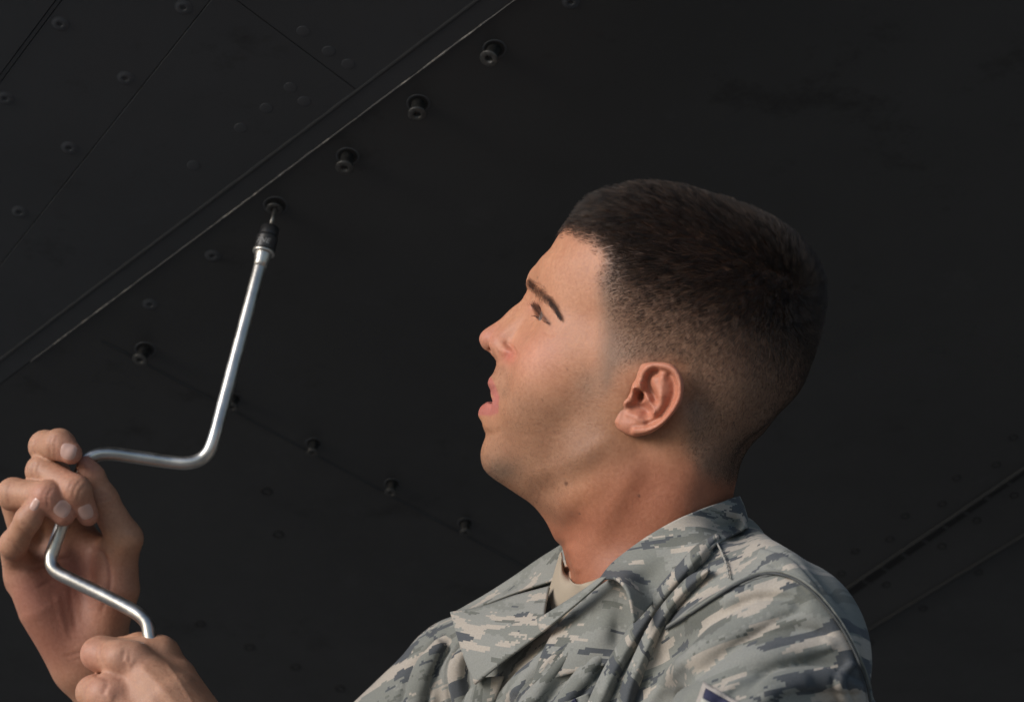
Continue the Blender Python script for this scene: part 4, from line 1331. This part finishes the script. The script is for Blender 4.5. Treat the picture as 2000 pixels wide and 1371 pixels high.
# ================================================================== clothing (K space, millimetres)
SV = Vol((-260, 1290, -430), (330, 1900, -70), 1.9)
E1 = unit(kpx(1540, 1260, 1480) - kpx(960, 1310, 1740)); E1[2] = 0; E1 = unit(E1)        # along the shoulders, towards the lens
E2 = np.array([E1[1], -E1[0], 0.0])                                                     # out of the chest
if E2[0] > 0:
    E2 = -E2
E3 = np.array([0, 0, 1.0])
SV.ell(kpx(1270, 1575, 1640), (165, 92, 168), rot=np.stack([E1, E2, E3]), p=2.3)
def sc(a, b, ra, rb, k):
    SV.cone(kp(a), kp(b), ra, rb, k=k)
sc((1330, 1125, 1585), (1530, 1235, 1500), 30, 46, 24)
sc((1404, 1108, 1628), (1540, 1240, 1560), 34, 42, 24)
sc((1410, 1090, 1680), (1500, 1330, 1700), 34, 70, 24)
sc((1275, 1185, 1640), (1275, 1300, 1640), 50, 80, 26)
sc((1150, 1150, 1690), (930, 1310, 1745), 26, 42, 24)
sc((1232, 1232, 1585), (1180, 1390, 1600), 28, 60, 20)
sc((1535, 1305, 1475), (1300, 1750, 1370), 51, 50, 24)
sc((882, 1338, 1748), (560, 1640, 1800), 40, 40, 18)
sc((1525, 1310, 1520), (1605, 1520, 1560), 44, 54, 22)
def surf(px, py, d0=1330, d1=1880):
    """depth of the cloth seen through a pixel"""
    ds = np.arange(d0, d1, 0.8)
    P_ = np.stack([(px - 1000) / FPX * ds, ds, (685.5 - py) / FPX * ds], 1)
    ok = (P_ > SV.lo).all(1) & (P_ < SV.lo + SV.h * (np.array(SV.n) - 1)).all(1)
    F_ = np.where(ok, SV.sample(P_), 50)
    i = np.argmax(F_ < 0)
    return ds[i] if F_[i] < 0 else None
def fold(pts, rad, k=9, lift=0.0, op='u', n=14):
    c = spline(pts, n); r = np.interp(np.linspace(0, 1, n), np.linspace(0, 1, len(rad)), rad)
    out = []; rr = []
    last = None
    for (x, y), q in zip(c, r):
        d = surf(x, min(y, 1500))
        if d is None:
            d = last
        if d is None:
            continue
        last = d
        out.append(kpx(x, y, d - lift)); rr.append(q)
    if len(out) > 1:
        SV.chain(out, rr, k=k, op=op)
GATHERS = []
def gather(pts, half, rise, deep, shift):
    """a narrow roll of cloth with a crease along each side; half-widths in photograph pixels, heights in millimetres"""
    GATHERS.append((spline(pts, 40), np.asarray(half, float), rise, deep, shift))
# broad forms of the sleeve and chest, then the sharp gathers
for P_, r_, k_, l_ in (
        ([(1640, 1250), (1520, 1180), (1400, 1215), (1290, 1310), (1220, 1400)], [8, 14, 15, 14, 12], 18, -4),
        ([(1660, 1330), (1560, 1262), (1450, 1265), (1330, 1320), (1240, 1420)], [6, 9, 10, 10, 9], 14, -2),
        ([(1690, 1400), (1600, 1320), (1500, 1320), (1390, 1380)], [6, 8, 9, 8], 14, -2),
        ([(1470, 1062), (1530, 1110), (1590, 1190), (1640, 1290)], [8, 9, 9, 8], 16, -6)):
    fold(P_, r_, k_, l_)
fold([(1600, 1240), (1480, 1240), (1370, 1290), (1270, 1390)], [3, 5, 5, 4], 10, 0, 's')
fold([(1560, 1180), (1500, 1170), (1450, 1180), (1390, 1200)], [2, 3, 3, 2], 8, 0, 's')
fold([(1640, 1290), (1560, 1296), (1450, 1310), (1350, 1370)], [2, 4, 4, 4], 8, 0, 's')
fold([(1385, 1190), (1330, 1240), (1270, 1300), (1215, 1390)], [4, 7, 8, 8], 10, 1, 's')
fold([(1320, 1090), (1270, 1140), (1225, 1200), (1170, 1300)], [3, 4, 5, 5], 8, 0, 's')
fold([(1310, 1130), (1255, 1190), (1205, 1270), (1160, 1380)], [2, 4, 4, 4], 6, 0, 's')
gather([(1195, 1205), (1130, 1262), (1060, 1335), (985, 1450)], [12, 16, 18, 20], 4.5, 2.5, 0.08)
gather([(1130, 1225), (1060, 1290), (1000, 1345), (925, 1450)], [10, 14, 15, 16], 3.5, 2.0, -0.05)
gather([(1205, 1250), (1150, 1310), (1100, 1371), (1050, 1470)], [10, 16, 18, 20], 4.0, 2.5, 0.03)
gather([(915, 1262), (890, 1310), (905, 1400)], [12, 18, 18], 5.0, 3.0, 0.05)
gather([(868, 1250), (826, 1310), (800, 1400)], [12, 20, 22], 5.0, 3.0, -0.04)
gather([(1640, 1255), (1560, 1262), (1460, 1290), (1380, 1350), (1340, 1400)], [10, 30, 34, 30, 26], 3.0, 1.0, 0.0)
gather([(1690, 1345), (1610, 1325), (1530, 1330), (1470, 1371)], [10, 24, 26, 22], 3.0, 1.2, 0.0)
gather([(1668, 1290), (1640, 1330), (1660, 1390)], [8, 12, 14], 2.5, 1.5, 0.0)
gather([(1560, 1180), (1480, 1200), (1400, 1250), (1340, 1310)], [10, 26, 30, 26], 3.0, 1.5, 0.0)
gather([(1480, 1075), (1540, 1105), (1600, 1165)], [8, 14, 10], 2.0, 1.0, 0.0)
fold([(1560, 1340), (1480, 1370), (1400, 1440)], [4, 6, 6], 7, 0)
fold([(1175, 1225), (1110, 1290), (1045, 1390)], [2, 3, 3], 6, 0, 's')
fold([(878, 1250), (852, 1300), (860, 1400)], [2, 3, 3], 6, 0, 's')
fold([(1178, 1142), (1200, 1165), (1218, 1205)], [9, 13, 9], 8, 2, 's')
# open neck of the shirt
nb = h2k(np.array([14.0, 0, -150])); nt_ = h2k(np.array([12.0, 0, -90]))
SV.cone(nb + np.array([0, 0, -6]), nt_, 60, 66, k=6, op='s')
SV.cone(kpx(1132, 1112, 1620), kpx(1090, 1172, 1612), 27, 19, k=5, op='s')
shv, shq = SV.mesh()
def quad_normals(V_, Q_):
    P_ = V_[Q_]; n_ = np.cross(P_[:, 2] - P_[:, 0], P_[:, 3] - P_[:, 1]); N_ = np.zeros_like(V_)
    for i in range(4):
        np.add.at(N_, Q_[:, i], n_)
    return unit(N_)
shn = quad_normals(shv, shq)
shift_uv = np.zeros(len(shv))
_vis = np.flatnonzero((shn[:, 1] < 0.15) & (shv[:, 2] > -330))
for c_, half, rise, deep, shf in GATHERS:
    x = 1000 + FPX * shv[_vis, 0] / shv[_vis, 1]; y = 685.5 - FPX * shv[_vis, 2] / shv[_vis, 1]
    near_ = (x > c_[:, 0].min() - 60) & (x < c_[:, 0].max() + 60) & (y > c_[:, 1].min() - 60) & (y < c_[:, 1].max() + 60)
    ids = _vis[near_]
    d, par = polydist(x[near_], y[near_], c_)
    tt = par / (len(c_) - 1)
    w_ = np.interp(tt, np.linspace(0, 1, len(half)), half)
    fade_ = sstep(0.0, 0.08, tt) * sstep(1.0, 0.84, tt)
    q = d / w_
    hgt = rise * np.sqrt(np.maximum(1 - q * q, 0)) - deep * np.exp(-((q - 1.15) / 0.33) ** 2)
    shv[ids] += shn[ids] * (hgt * fade_)[:, None]
    shift_uv[ids] += shf * sstep(1.2, 0.8, q)

SVX = 1000 + FPX * shv[_vis, 0] / shv[_vis, 1]; SVY = 685.5 - FPX * shv[_vis, 2] / shv[_vis, 1]; SVD = shv[_vis, 1]
def surf2(px, py, r=7):
    """depth of the finished cloth, folds included"""
    m = (np.abs(SVX - px) < r) & (np.abs(SVY - py) < r)
    return float(SVD[m].min()) if m.any() else surf(px, py)
def camo(name, rot=0.0, off=(0, 0)):
    m = mat(name, rough=0.85, spec=0.25)
    t = NT(m)
    uv = t.n('UVMap').outputs['UV']
    mp = t.n('Mapping'); mp.inputs['Rotation'].default_value = (0, 0, rot); mp.inputs['Location'].default_value = (off[0], off[1], 0); t.l(uv, mp.inputs['Vector'])
    sn = t.n('VectorMath', operation='SNAP'); sn.inputs[1].default_value = (0.0023, 0.0017, 1.0); t.l(mp.outputs[0], sn.inputs[0])
    S = sn.outputs[0]
    def field(scale, loc, detail=2.5, rg=0.55):
        q = t.n('Mapping'); q.inputs['Scale'].default_value = (*scale, 1); q.inputs['Location'].default_value = (*loc, 0); t.l(S, q.inputs['Vector'])
        return t.noise(q.outputs[0], 1.0, detail, rg)
    wv = t.n('Mapping'); wv.inputs['Scale'].default_value = (9, 9, 1); t.l(S, wv.inputs['Vector'])
    jag = t.noise(S, 330, 1.0, 0.5)
    def mask(scale, loc, th, j=0.10, low=0.32):
        f = t.math('ADD', field(scale, loc), t.math('MULTIPLY', t.math('SUBTRACT', jag, 0.5), j))
        f = t.math('ADD', f, t.math('MULTIPLY', t.math('SUBTRACT', field((7, 15), (loc[1] + 2.0, loc[0]), 1.0), 0.5), low))
        return t.math('GREATER_THAN', f, th)
    c = t.mix(mask((10, 28), (0.3, 0.7), 0.50, 0.08, 0.1), (0.226, 0.231, 0.211), (0.184, 0.191, 0.172))
    c = t.mix(mask((16, 60), (3.3, 1.7), 0.60), c, (0.125, 0.131, 0.116))
    c = t.mix(mask((17, 70), (7.3, 5.1), 0.562), c, (0.365, 0.328, 0.280))
    c = t.mix(mask((20, 66), (1.1, 9.2), 0.592), c, (0.072, 0.079, 0.086))
    nz = t.noise(uv, 700, 2, 0.6)
    c = t.mix(1.0, c, t.ramp(nz, [(0.3, (0.90, 0.90, 0.90)), (0.7, (1.08, 1.08, 1.08))]), 'MULTIPLY')
    t.l(c, t.b.inputs['Base Color'])
    t.b.inputs['Sheen Weight'].default_value = 0.12
    wa = t.n('TexWave'); wa.inputs['Scale'].default_value = 1400; wa.bands_direction = 'DIAGONAL'; t.l(uv, wa.inputs['Vector'])
    sm = t.noise(uv, 45, 4, 0.6)
    t.bump(t.math('ADD', t.math('MULTIPLY', wa.outputs['Fac'], 0.05), t.math('MULTIPLY', sm, 1.4)), 0.35, 0.0016)
    return m
def cloth_uv(K_):
    """flat cloth coordinates in metres"""
    u = K_ @ (E1 * 0.75 + np.array([0.62, 0, 0.0])) * 0.001
    v = (K_[:, 2] + 0.25 * K_[:, 1]) * 0.001
    return np.stack([u, v], 1)
M_CAMO = camo('camouflage_cloth', rot=-0.30)
M_CAMO2 = camo('camouflage_collar', rot=-0.62, off=(0.31, 0.12))
M_CAMO3 = camo('camouflage_lapel', rot=-0.55, off=(0.77, 0.45))
M_CAMO4 = camo('camouflage_roll', rot=1.15, off=(0.53, 0.21))
M_TEE = mat('t_shirt_cloth', (0.34, 0.285, 0.215), 0.9)
M_SEAM_SHADE = mat('seam_shade', (0.065, 0.07, 0.07), 0.9)  # dark strand, painted shade of the seam's groove
M_PIPE = mat('piping_cloth', (0.30, 0.29, 0.26), 0.9)
me = mesh_np('shirt', world_of(shv), shq)
_uv = cloth_uv(shv); _uv[:, 0] += shift_uv; _uv[:, 1] += shift_uv * 0.4
uvmap(me, _uv); me.materials.append(M_CAMO)
shirt = link('shirt', me, person)
shirt['label'] = 'open-collared shirt in grey-green digital tiger camouflage'

# depth of the neck skin by pixel
_hk = h2k(headV); _nm = _hk[:, 2] < -30
NKX = 1000 + FPX * _hk[_nm, 0] / _hk[_nm, 1]; NKY = 685.5 - FPX * _hk[_nm, 2] / _hk[_nm, 1]; NKD = _hk[_nm, 1]
def neck(px, py):
    m = (np.abs(NKX - px) < 5) & (np.abs(NKY - py) < 5)
    return NKD[m].min() if m.any() else None
def patch(name, rows, parent, material, nu=60, nv=24, thick=1.6, wave=0.0):
    """cloth sheet through a grid of (px, py, depth); depth may be ('s', off) or ('n', off)"""
    G = []
    for row in rows:
        R_ = []
        for x, y, d in row:
            if isinstance(d, tuple):
                base = neck(x, y) if d[0] == 'n' else surf2(x, y)
                if d[0] == 'm':
                    base = min(q for q in (base, neck(x, y), 1700.0) if q is not None)
                if base is None:
                    base = surf(x, y) or 1650.0
                d = base + d[1]
            R_.append(kpx(x, y, d))
        G.append(spline(R_, nu))
    G = np.array(G)                                        # rows x nu x 3
    S_ = np.stack([spline(G[:, i], nv) for i in range(nu)], 1)      # nv x nu x 3
    if wave:
        uu, vv = np.meshgrid(np.linspace(0, 1, nu), np.linspace(0, 1, nv))
        S_[:, :, 1] += wave * np.sin(uu * 9 + vv * 3) * vv
    V_ = S_.reshape(-1, 3)
    q = [(i * nu + j, i * nu + j + 1, (i + 1) * nu + j + 1, (i + 1) * nu + j) for i in range(nv - 1) for j in range(nu - 1)]
    me = mesh_np(name, world_of(V_), np.array(q))
    # cloth coordinates from arc length
    du = np.linalg.norm(np.diff(S_, axis=1), axis=2).mean(0); dv_ = np.linalg.norm(np.diff(S_, axis=0), axis=2).mean(1)
    uu = np.concatenate([[0], np.cumsum(du)]) * 0.001; vv = np.concatenate([[0], np.cumsum(dv_)]) * 0.001
    uvmap(me, np.stack(np.meshgrid(uu, vv), -1).reshape(-1, 2))
    me.materials.append(material)
    o = link(name, me, parent)
    so = o.modifiers.new('thick', 'SOLIDIFY'); so.thickness = thick * 0.001; so.offset = 0
    return o
nn_ = lambda k: ('n', k)
ss_ = lambda k: ('m', k)

# near collar wing: neckline fold -> outer edge, from the front end back round the neck
patch('collar', [
    [(1172, 1131, 1558.0), (1200, 1097, nn_(-4)), (1262, 1050, nn_(-4)), (1330, 1011, nn_(-4)), (1396, 985, nn_(-5)), (1441, 970, 1618.0), (1433, 975, 1668.0), (1400, 985, 1700.0)],
    [(1203, 1131, 1536.0), (1236, 1112, ss_(-12)), (1294, 1070, ss_(-12)), (1354, 1032, ss_(-11)), (1412, 1005, ss_(-10)), (1450, 990, 1606.0), (1444, 997, 1672.0), (1405, 1005, 1706.0)],
    [(1227, 1160, 1520.0), (1262, 1142, ss_(-10)), (1318, 1094, ss_(-9)), (1372, 1052, ss_(-9)), (1424, 1026, ss_(-9)), (1455, 1010, 1596.0), (1452, 1018, 1676.0), (1410, 1025, 1712.0)],
    [(1238, 1216, 1518.0), (1287, 1166, ss_(-4)), (1340, 1112, ss_(-4)), (1390, 1070, ss_(-4)), (1430, 1046, ss_(-5)), (1457, 1032, 1586.0), (1458, 1038, 1680.0), (1415, 1045, 1718.0)]],
    shirt, M_CAMO2, nu=70, nv=26, thick=1.8)
# far side of the collar, standing behind the throat
patch('collar', [
    [(1130, 1040, 1672.0), (1097, 1064, 1676.0), (1050, 1094, 1684.0), (1000, 1129, 1694.0), (945, 1164, 1702.0), (884, 1199, 1706.0)],
    [(1130, 1090, 1662.0), (1094, 1100, 1664.0), (1050, 1119, 1674.0), (1000, 1146, 1686.0), (947, 1172, 1697.0), (890, 1198, 1702.0)],
    [(1128, 1130, 1650.0), (1090, 1132, 1650.0), (1050, 1143, 1662.0), (1000, 1160, 1676.0), (948, 1180, 1688.0), (900, 1196, 1696.0)]],
    shirt, M_CAMO3, nu=50, nv=20, thick=1.8)
# lapel turned out, its free edge running down the opening
patch('lapel', [
    [(880, 1196, 1690.0), (945, 1184, 1676.0), (1005, 1164, 1660.0), (1073, 1146, 1638.0)],
    [(892, 1236, 1672.0), (953, 1219, 1654.0), (1010, 1199, 1636.0), (1067, 1174, 1618.0)],
    [(908, 1285, 1654.0), (963, 1257, 1634.0), (1014, 1230, 1615.0), (1063, 1203, 1597.0)],
    [(928, 1336, 1640.0), (974, 1299, 1621.0), (1024, 1261, 1603.0), (1066, 1229, 1588.0)]],
    shirt, M_CAMO3, nu=60, nv=26, thick=1.8)
patch('facing', [
    [(1050, 1210, 1598.0), (1095, 1182, 1582.0), (1135, 1156, 1568.0), (1172, 1130, 1556.0)],
    [(1054, 1226, 1592.0), (1100, 1190, 1576.0), (1140, 1159, 1563.0), (1178, 1128, 1552.0)],
    [(1060, 1234, 1588.0), (1106, 1196, 1572.0), (1148, 1161, 1560.0), (1186, 1126, 1549.0)]],
    shirt, M_CAMO3, nu=40, nv=12, thick=1.8)
# the near front, in the shade under the collar
patch('shirt_front', [
    [(1120, 1190, 1588.0), (1180, 1138, 1564.0), (1210, 1124, 1558.0), (1240, 1138, 1554.0)],
    [(1085, 1230, 1594.0), (1172, 1192, 1566.0), (1212, 1182, 1558.0), (1250, 1182, 1550.0)],
    [(1058, 1280, ss_(-2)), (1165, 1252, ss_(-3)), (1212, 1246, ss_(-3)), (1262, 1240, ss_(-2))],
    [(1040, 1335, ss_(5)), (1165, 1302, ss_(5)), (1222, 1296, ss_(5)), (1276, 1290, ss_(5))]],
    shirt, M_CAMO, nu=40, nv=24, thick=1.6)
# two long rolls of cloth gathered from the yoke down the chest
def roll(path, half, rise, material):
    c = spline(path, 9); tg = unit(np.gradient(c, axis=0)); nr = np.stack([-tg[:, 1], tg[:, 0]], 1)
    hw = np.interp(np.linspace(0, 1, 9), [0, 0.12, 0.5, 1], half)
    rows = []
    for o_, z_ in ((-1.35, 0.35), (-0.95, -0.25), (-0.5, -0.85), (0, -1.1), (0.5, -0.85), (0.95, -0.25), (1.35, 0.35)):
        rows.append([(c[i, 0] + nr[i, 0] * hw[i] * o_, c[i, 1] + nr[i, 1] * hw[i] * o_, surf2(*c[i], 10) + rise * z_) for i in range(9)])
    return patch('cloth_roll', rows, shirt, material, nu=60, nv=22, thick=1.0)
roll([(1404, 1046), (1356, 1096), (1300, 1160), (1248, 1232), (1200, 1310), (1160, 1400)], [4, 13, 14, 16], 7.0, M_CAMO4)
roll([(1386, 1112), (1340, 1150), (1292, 1210), (1258, 1278), (1232, 1342), (1216, 1405)], [1.5, 10, 12, 14], 6.0, M_CAMO4)
# placket running on below the lapel
patch('placket', [
    [(928, 1330, 1650.0), (900, 1375, 1652.0), (870, 1430, 1655.0)],
    [(948, 1322, 1644.0), (925, 1375, 1646.0), (900, 1430, 1650.0)],
    [(985, 1320, 1640.0), (965, 1375, 1642.0), (945, 1430, 1646.0)]], shirt, M_CAMO, nu=16, nv=10, thick=1.6)
# t-shirt collar and front
patch('t_shirt', [
    [(1096, 1078, 1642.0), (1098, 1094, 1634.0), (1105, 1114, nn_(-3)), (1122, 1139, nn_(-4)), (1152, 1137, nn_(-4)), (1174, 1128, nn_(-3))],
    [(1090, 1098, 1648.0), (1093, 1114, 1637.0), (1100, 1132, 1622.0), (1120, 1152, nn_(-8)), (1153, 1147, nn_(-7)), (1175, 1136, nn_(-4))],
    [(1074, 1152, 1652.0), (1077, 1166, 1642.0), (1084, 1184, 1628.0), (1112, 1195, 1610.0), (1154, 1185, 1584.0), (1178, 1160, 1578.0)],
    [(1050, 1230, 1652.0), (1054, 1240, 1644.0), (1062, 1250, 1634.0), (1110, 1255, 1616.0), (1154, 1240, 1592.0), (1180, 1210, 1584.0)]],
    person, M_TEE, nu=50, nv=24, thick=1.5)
# seams
def seam_line(pts, rad, material, name, lift=0.3, parent=None, n=70):
    c = spline(pts, n); out = []
    for x, y in c:
        d = surf2(x, y)
        if d is not None:
            out.append(kpx(x, y, d - lift))
    out = np.array(out)
    return tube(name, out, rad, 6, material, parent or shirt)
SH = [(1300, 1228), (1345, 1200), (1390, 1170), (1440, 1140), (1495, 1120), (1545, 1128), (1590, 1158), (1635, 1212), (1668, 1270), (1692, 1330), (1700, 1371)]
seam_line(SH, 0.85, M_SEAM_SHADE, 'shoulder_seam', 0.0)
seam_line([(x + 3, y - 5) for x, y in SH], 0.9, M_CAMO, 'shoulder_welt', 0.0)
seam_line([(1396, 1052), (1408, 1075), (1418, 1100), (1424, 1128)], 0.65, M_PIPE, 'yoke_piping', 0.3)
# rank patch on the sleeve: grey border, navy field, pale inner stripe
def sleeve_patch(name, quad, off, material, parent, nu=14, nv=14):
    V_ = []
    q = np.array(quad, float)
    for i in range(nv):
        for j in range(nu):
            u, v = j / (nu - 1), i / (nv - 1)
            p = (q[0] * (1 - u) + q[1] * u) * (1 - v) + (q[3] * (1 - u) + q[2] * u) * v
            V_.append(kpx(p[0], p[1], (surf2(p[0], p[1]) or 1420.0) - off))
    f = [(i * nu + j, i * nu + j + 1, (i + 1) * nu + j + 1, (i + 1) * nu + j) for i in range(nv - 1) for j in range(nu - 1)]
    me = mesh_np(name, world_of(np.array(V_)), np.array(f)); uvmap(me, cloth_uv(np.array(V_))); me.materials.append(material)
    o = link(name, me, parent); so = o.modifiers.new('thick', 'SOLIDIFY'); so.thickness = 0.0009; so.offset = 0
    return o
M_NAVY = mat('navy_thread', (0.022, 0.024, 0.060), 0.8)
M_PALE = mat('pale_thread', (0.42, 0.42, 0.38), 0.85)
M_BORD = mat('border_thread', (0.34, 0.31, 0.28), 0.9)
for m_ in (M_NAVY, M_PALE, M_BORD, M_TEE):
    t = NT(m_); P = t.n('TexCoord').outputs['Object']
    t.bump(t.noise(P, 900, 2, 0.6), 0.5, 0.0006)
rp = sleeve_patch('rank_patch', [(1374, 1331), (1470, 1386), (1445, 1440), (1350, 1400)], 1.2, M_BORD, shirt)
sleeve_patch('navy_field', [(1379, 1344), (1452, 1386), (1436, 1428), (1361, 1398)], 2.4, M_NAVY, rp)
sleeve_patch('pale_stripe', [(1371, 1362), (1432, 1396), (1428, 1412), (1366, 1380)], 3.6, M_PALE, rp)
nt2 = sleeve_patch('name_tape', [(1062, 1390), (1150, 1352), (1164, 1388), (1080, 1424)], 1.4, M_CAMO2, shirt)
sleeve_patch('stitched_letter', [(1116, 1369), (1124, 1363), (1128, 1376), (1120, 1381)], 2.8, M_NAVY, nt2, 5, 5)
# buttonhole on the lapel

# the sleeves go on to the wrists
for pts_, r_ in (([(1300, 1690, 1392), (1180, 1790, 1430), (900, 1770, 1560), (600, 1620, 1650)], [56, 54, 46, 40]), ([(640, 1580, 1792), (540, 1640, 1806), (350, 1575, 1822)], [44, 42, 39])):
    P_ = np.array([kp(q) for q in pts_])
    ZV = Vol(P_.min(0) - 70, P_.max(0) + 70, 4.0)
    ZV.chain(spline(P_, 14), np.interp(np.linspace(0, 1, 14), np.linspace(0, 1, len(r_)), r_), kin=6)
    zv, zq = ZV.mesh()
    zn = vert_normals(zv, zq)
    zv = zv + zn * (2.2 * np.sin(zv[:, 0] * 0.11 + 2 * np.sin(zv[:, 2] * 0.07)) * np.cos(zv[:, 1] * 0.05))[:, None]
    me = mesh_np('sleeve', world_of(zv), zq)
    uvmap(me, cloth_uv(zv)); me.materials.append(M_CAMO)
    link('sleeve', me, shirt)
# ================================================================== the body as one mesh
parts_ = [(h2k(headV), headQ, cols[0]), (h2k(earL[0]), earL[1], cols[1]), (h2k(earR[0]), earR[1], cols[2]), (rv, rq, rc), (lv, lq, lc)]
# trunk and arms inside the clothes join the neck to the wrists
TV = Vol((-330, 1330, -520), (300, 1880, -80), 6.0)
TV.cone(h2k(np.array([8.0, 0, -140])), kp((1275, 1300, 1640)), 44, 60, k=20)
TV.ell(kpx(1275, 1500, 1640), (140, 75, 170), k=20, rot=np.stack([E1, E2, E3]))
TV.chain([kp(q) for q in ((1300, 1210, 1640), (1520, 1310, 1500), (1300, 1750, 1400), (900, 1760, 1560), (420, 1500, 1700))], [28, 30, 30, 30, 26], k=10)
TV.chain([kp(q) for q in ((1240, 1230, 1660), (900, 1360, 1745), (560, 1640, 1810), (250, 1520, 1832))], [28, 24, 25, 27], k=10)
tv, tq = TV.mesh()
parts_.append((tv, tq, np.tile(np.array([0.48, 0.28, 0.19]), (len(tv), 1))))
off = 0; V_ = []; Q_ = []; C_ = []
for v, q, c in parts_:
    V_.append(v); Q_.append(q + off); C_.append(c); off += len(v)
me = mesh_np('body', world_of(np.concatenate(V_)), np.concatenate(Q_))
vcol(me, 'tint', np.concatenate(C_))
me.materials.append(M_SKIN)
body = link('body', me, person)
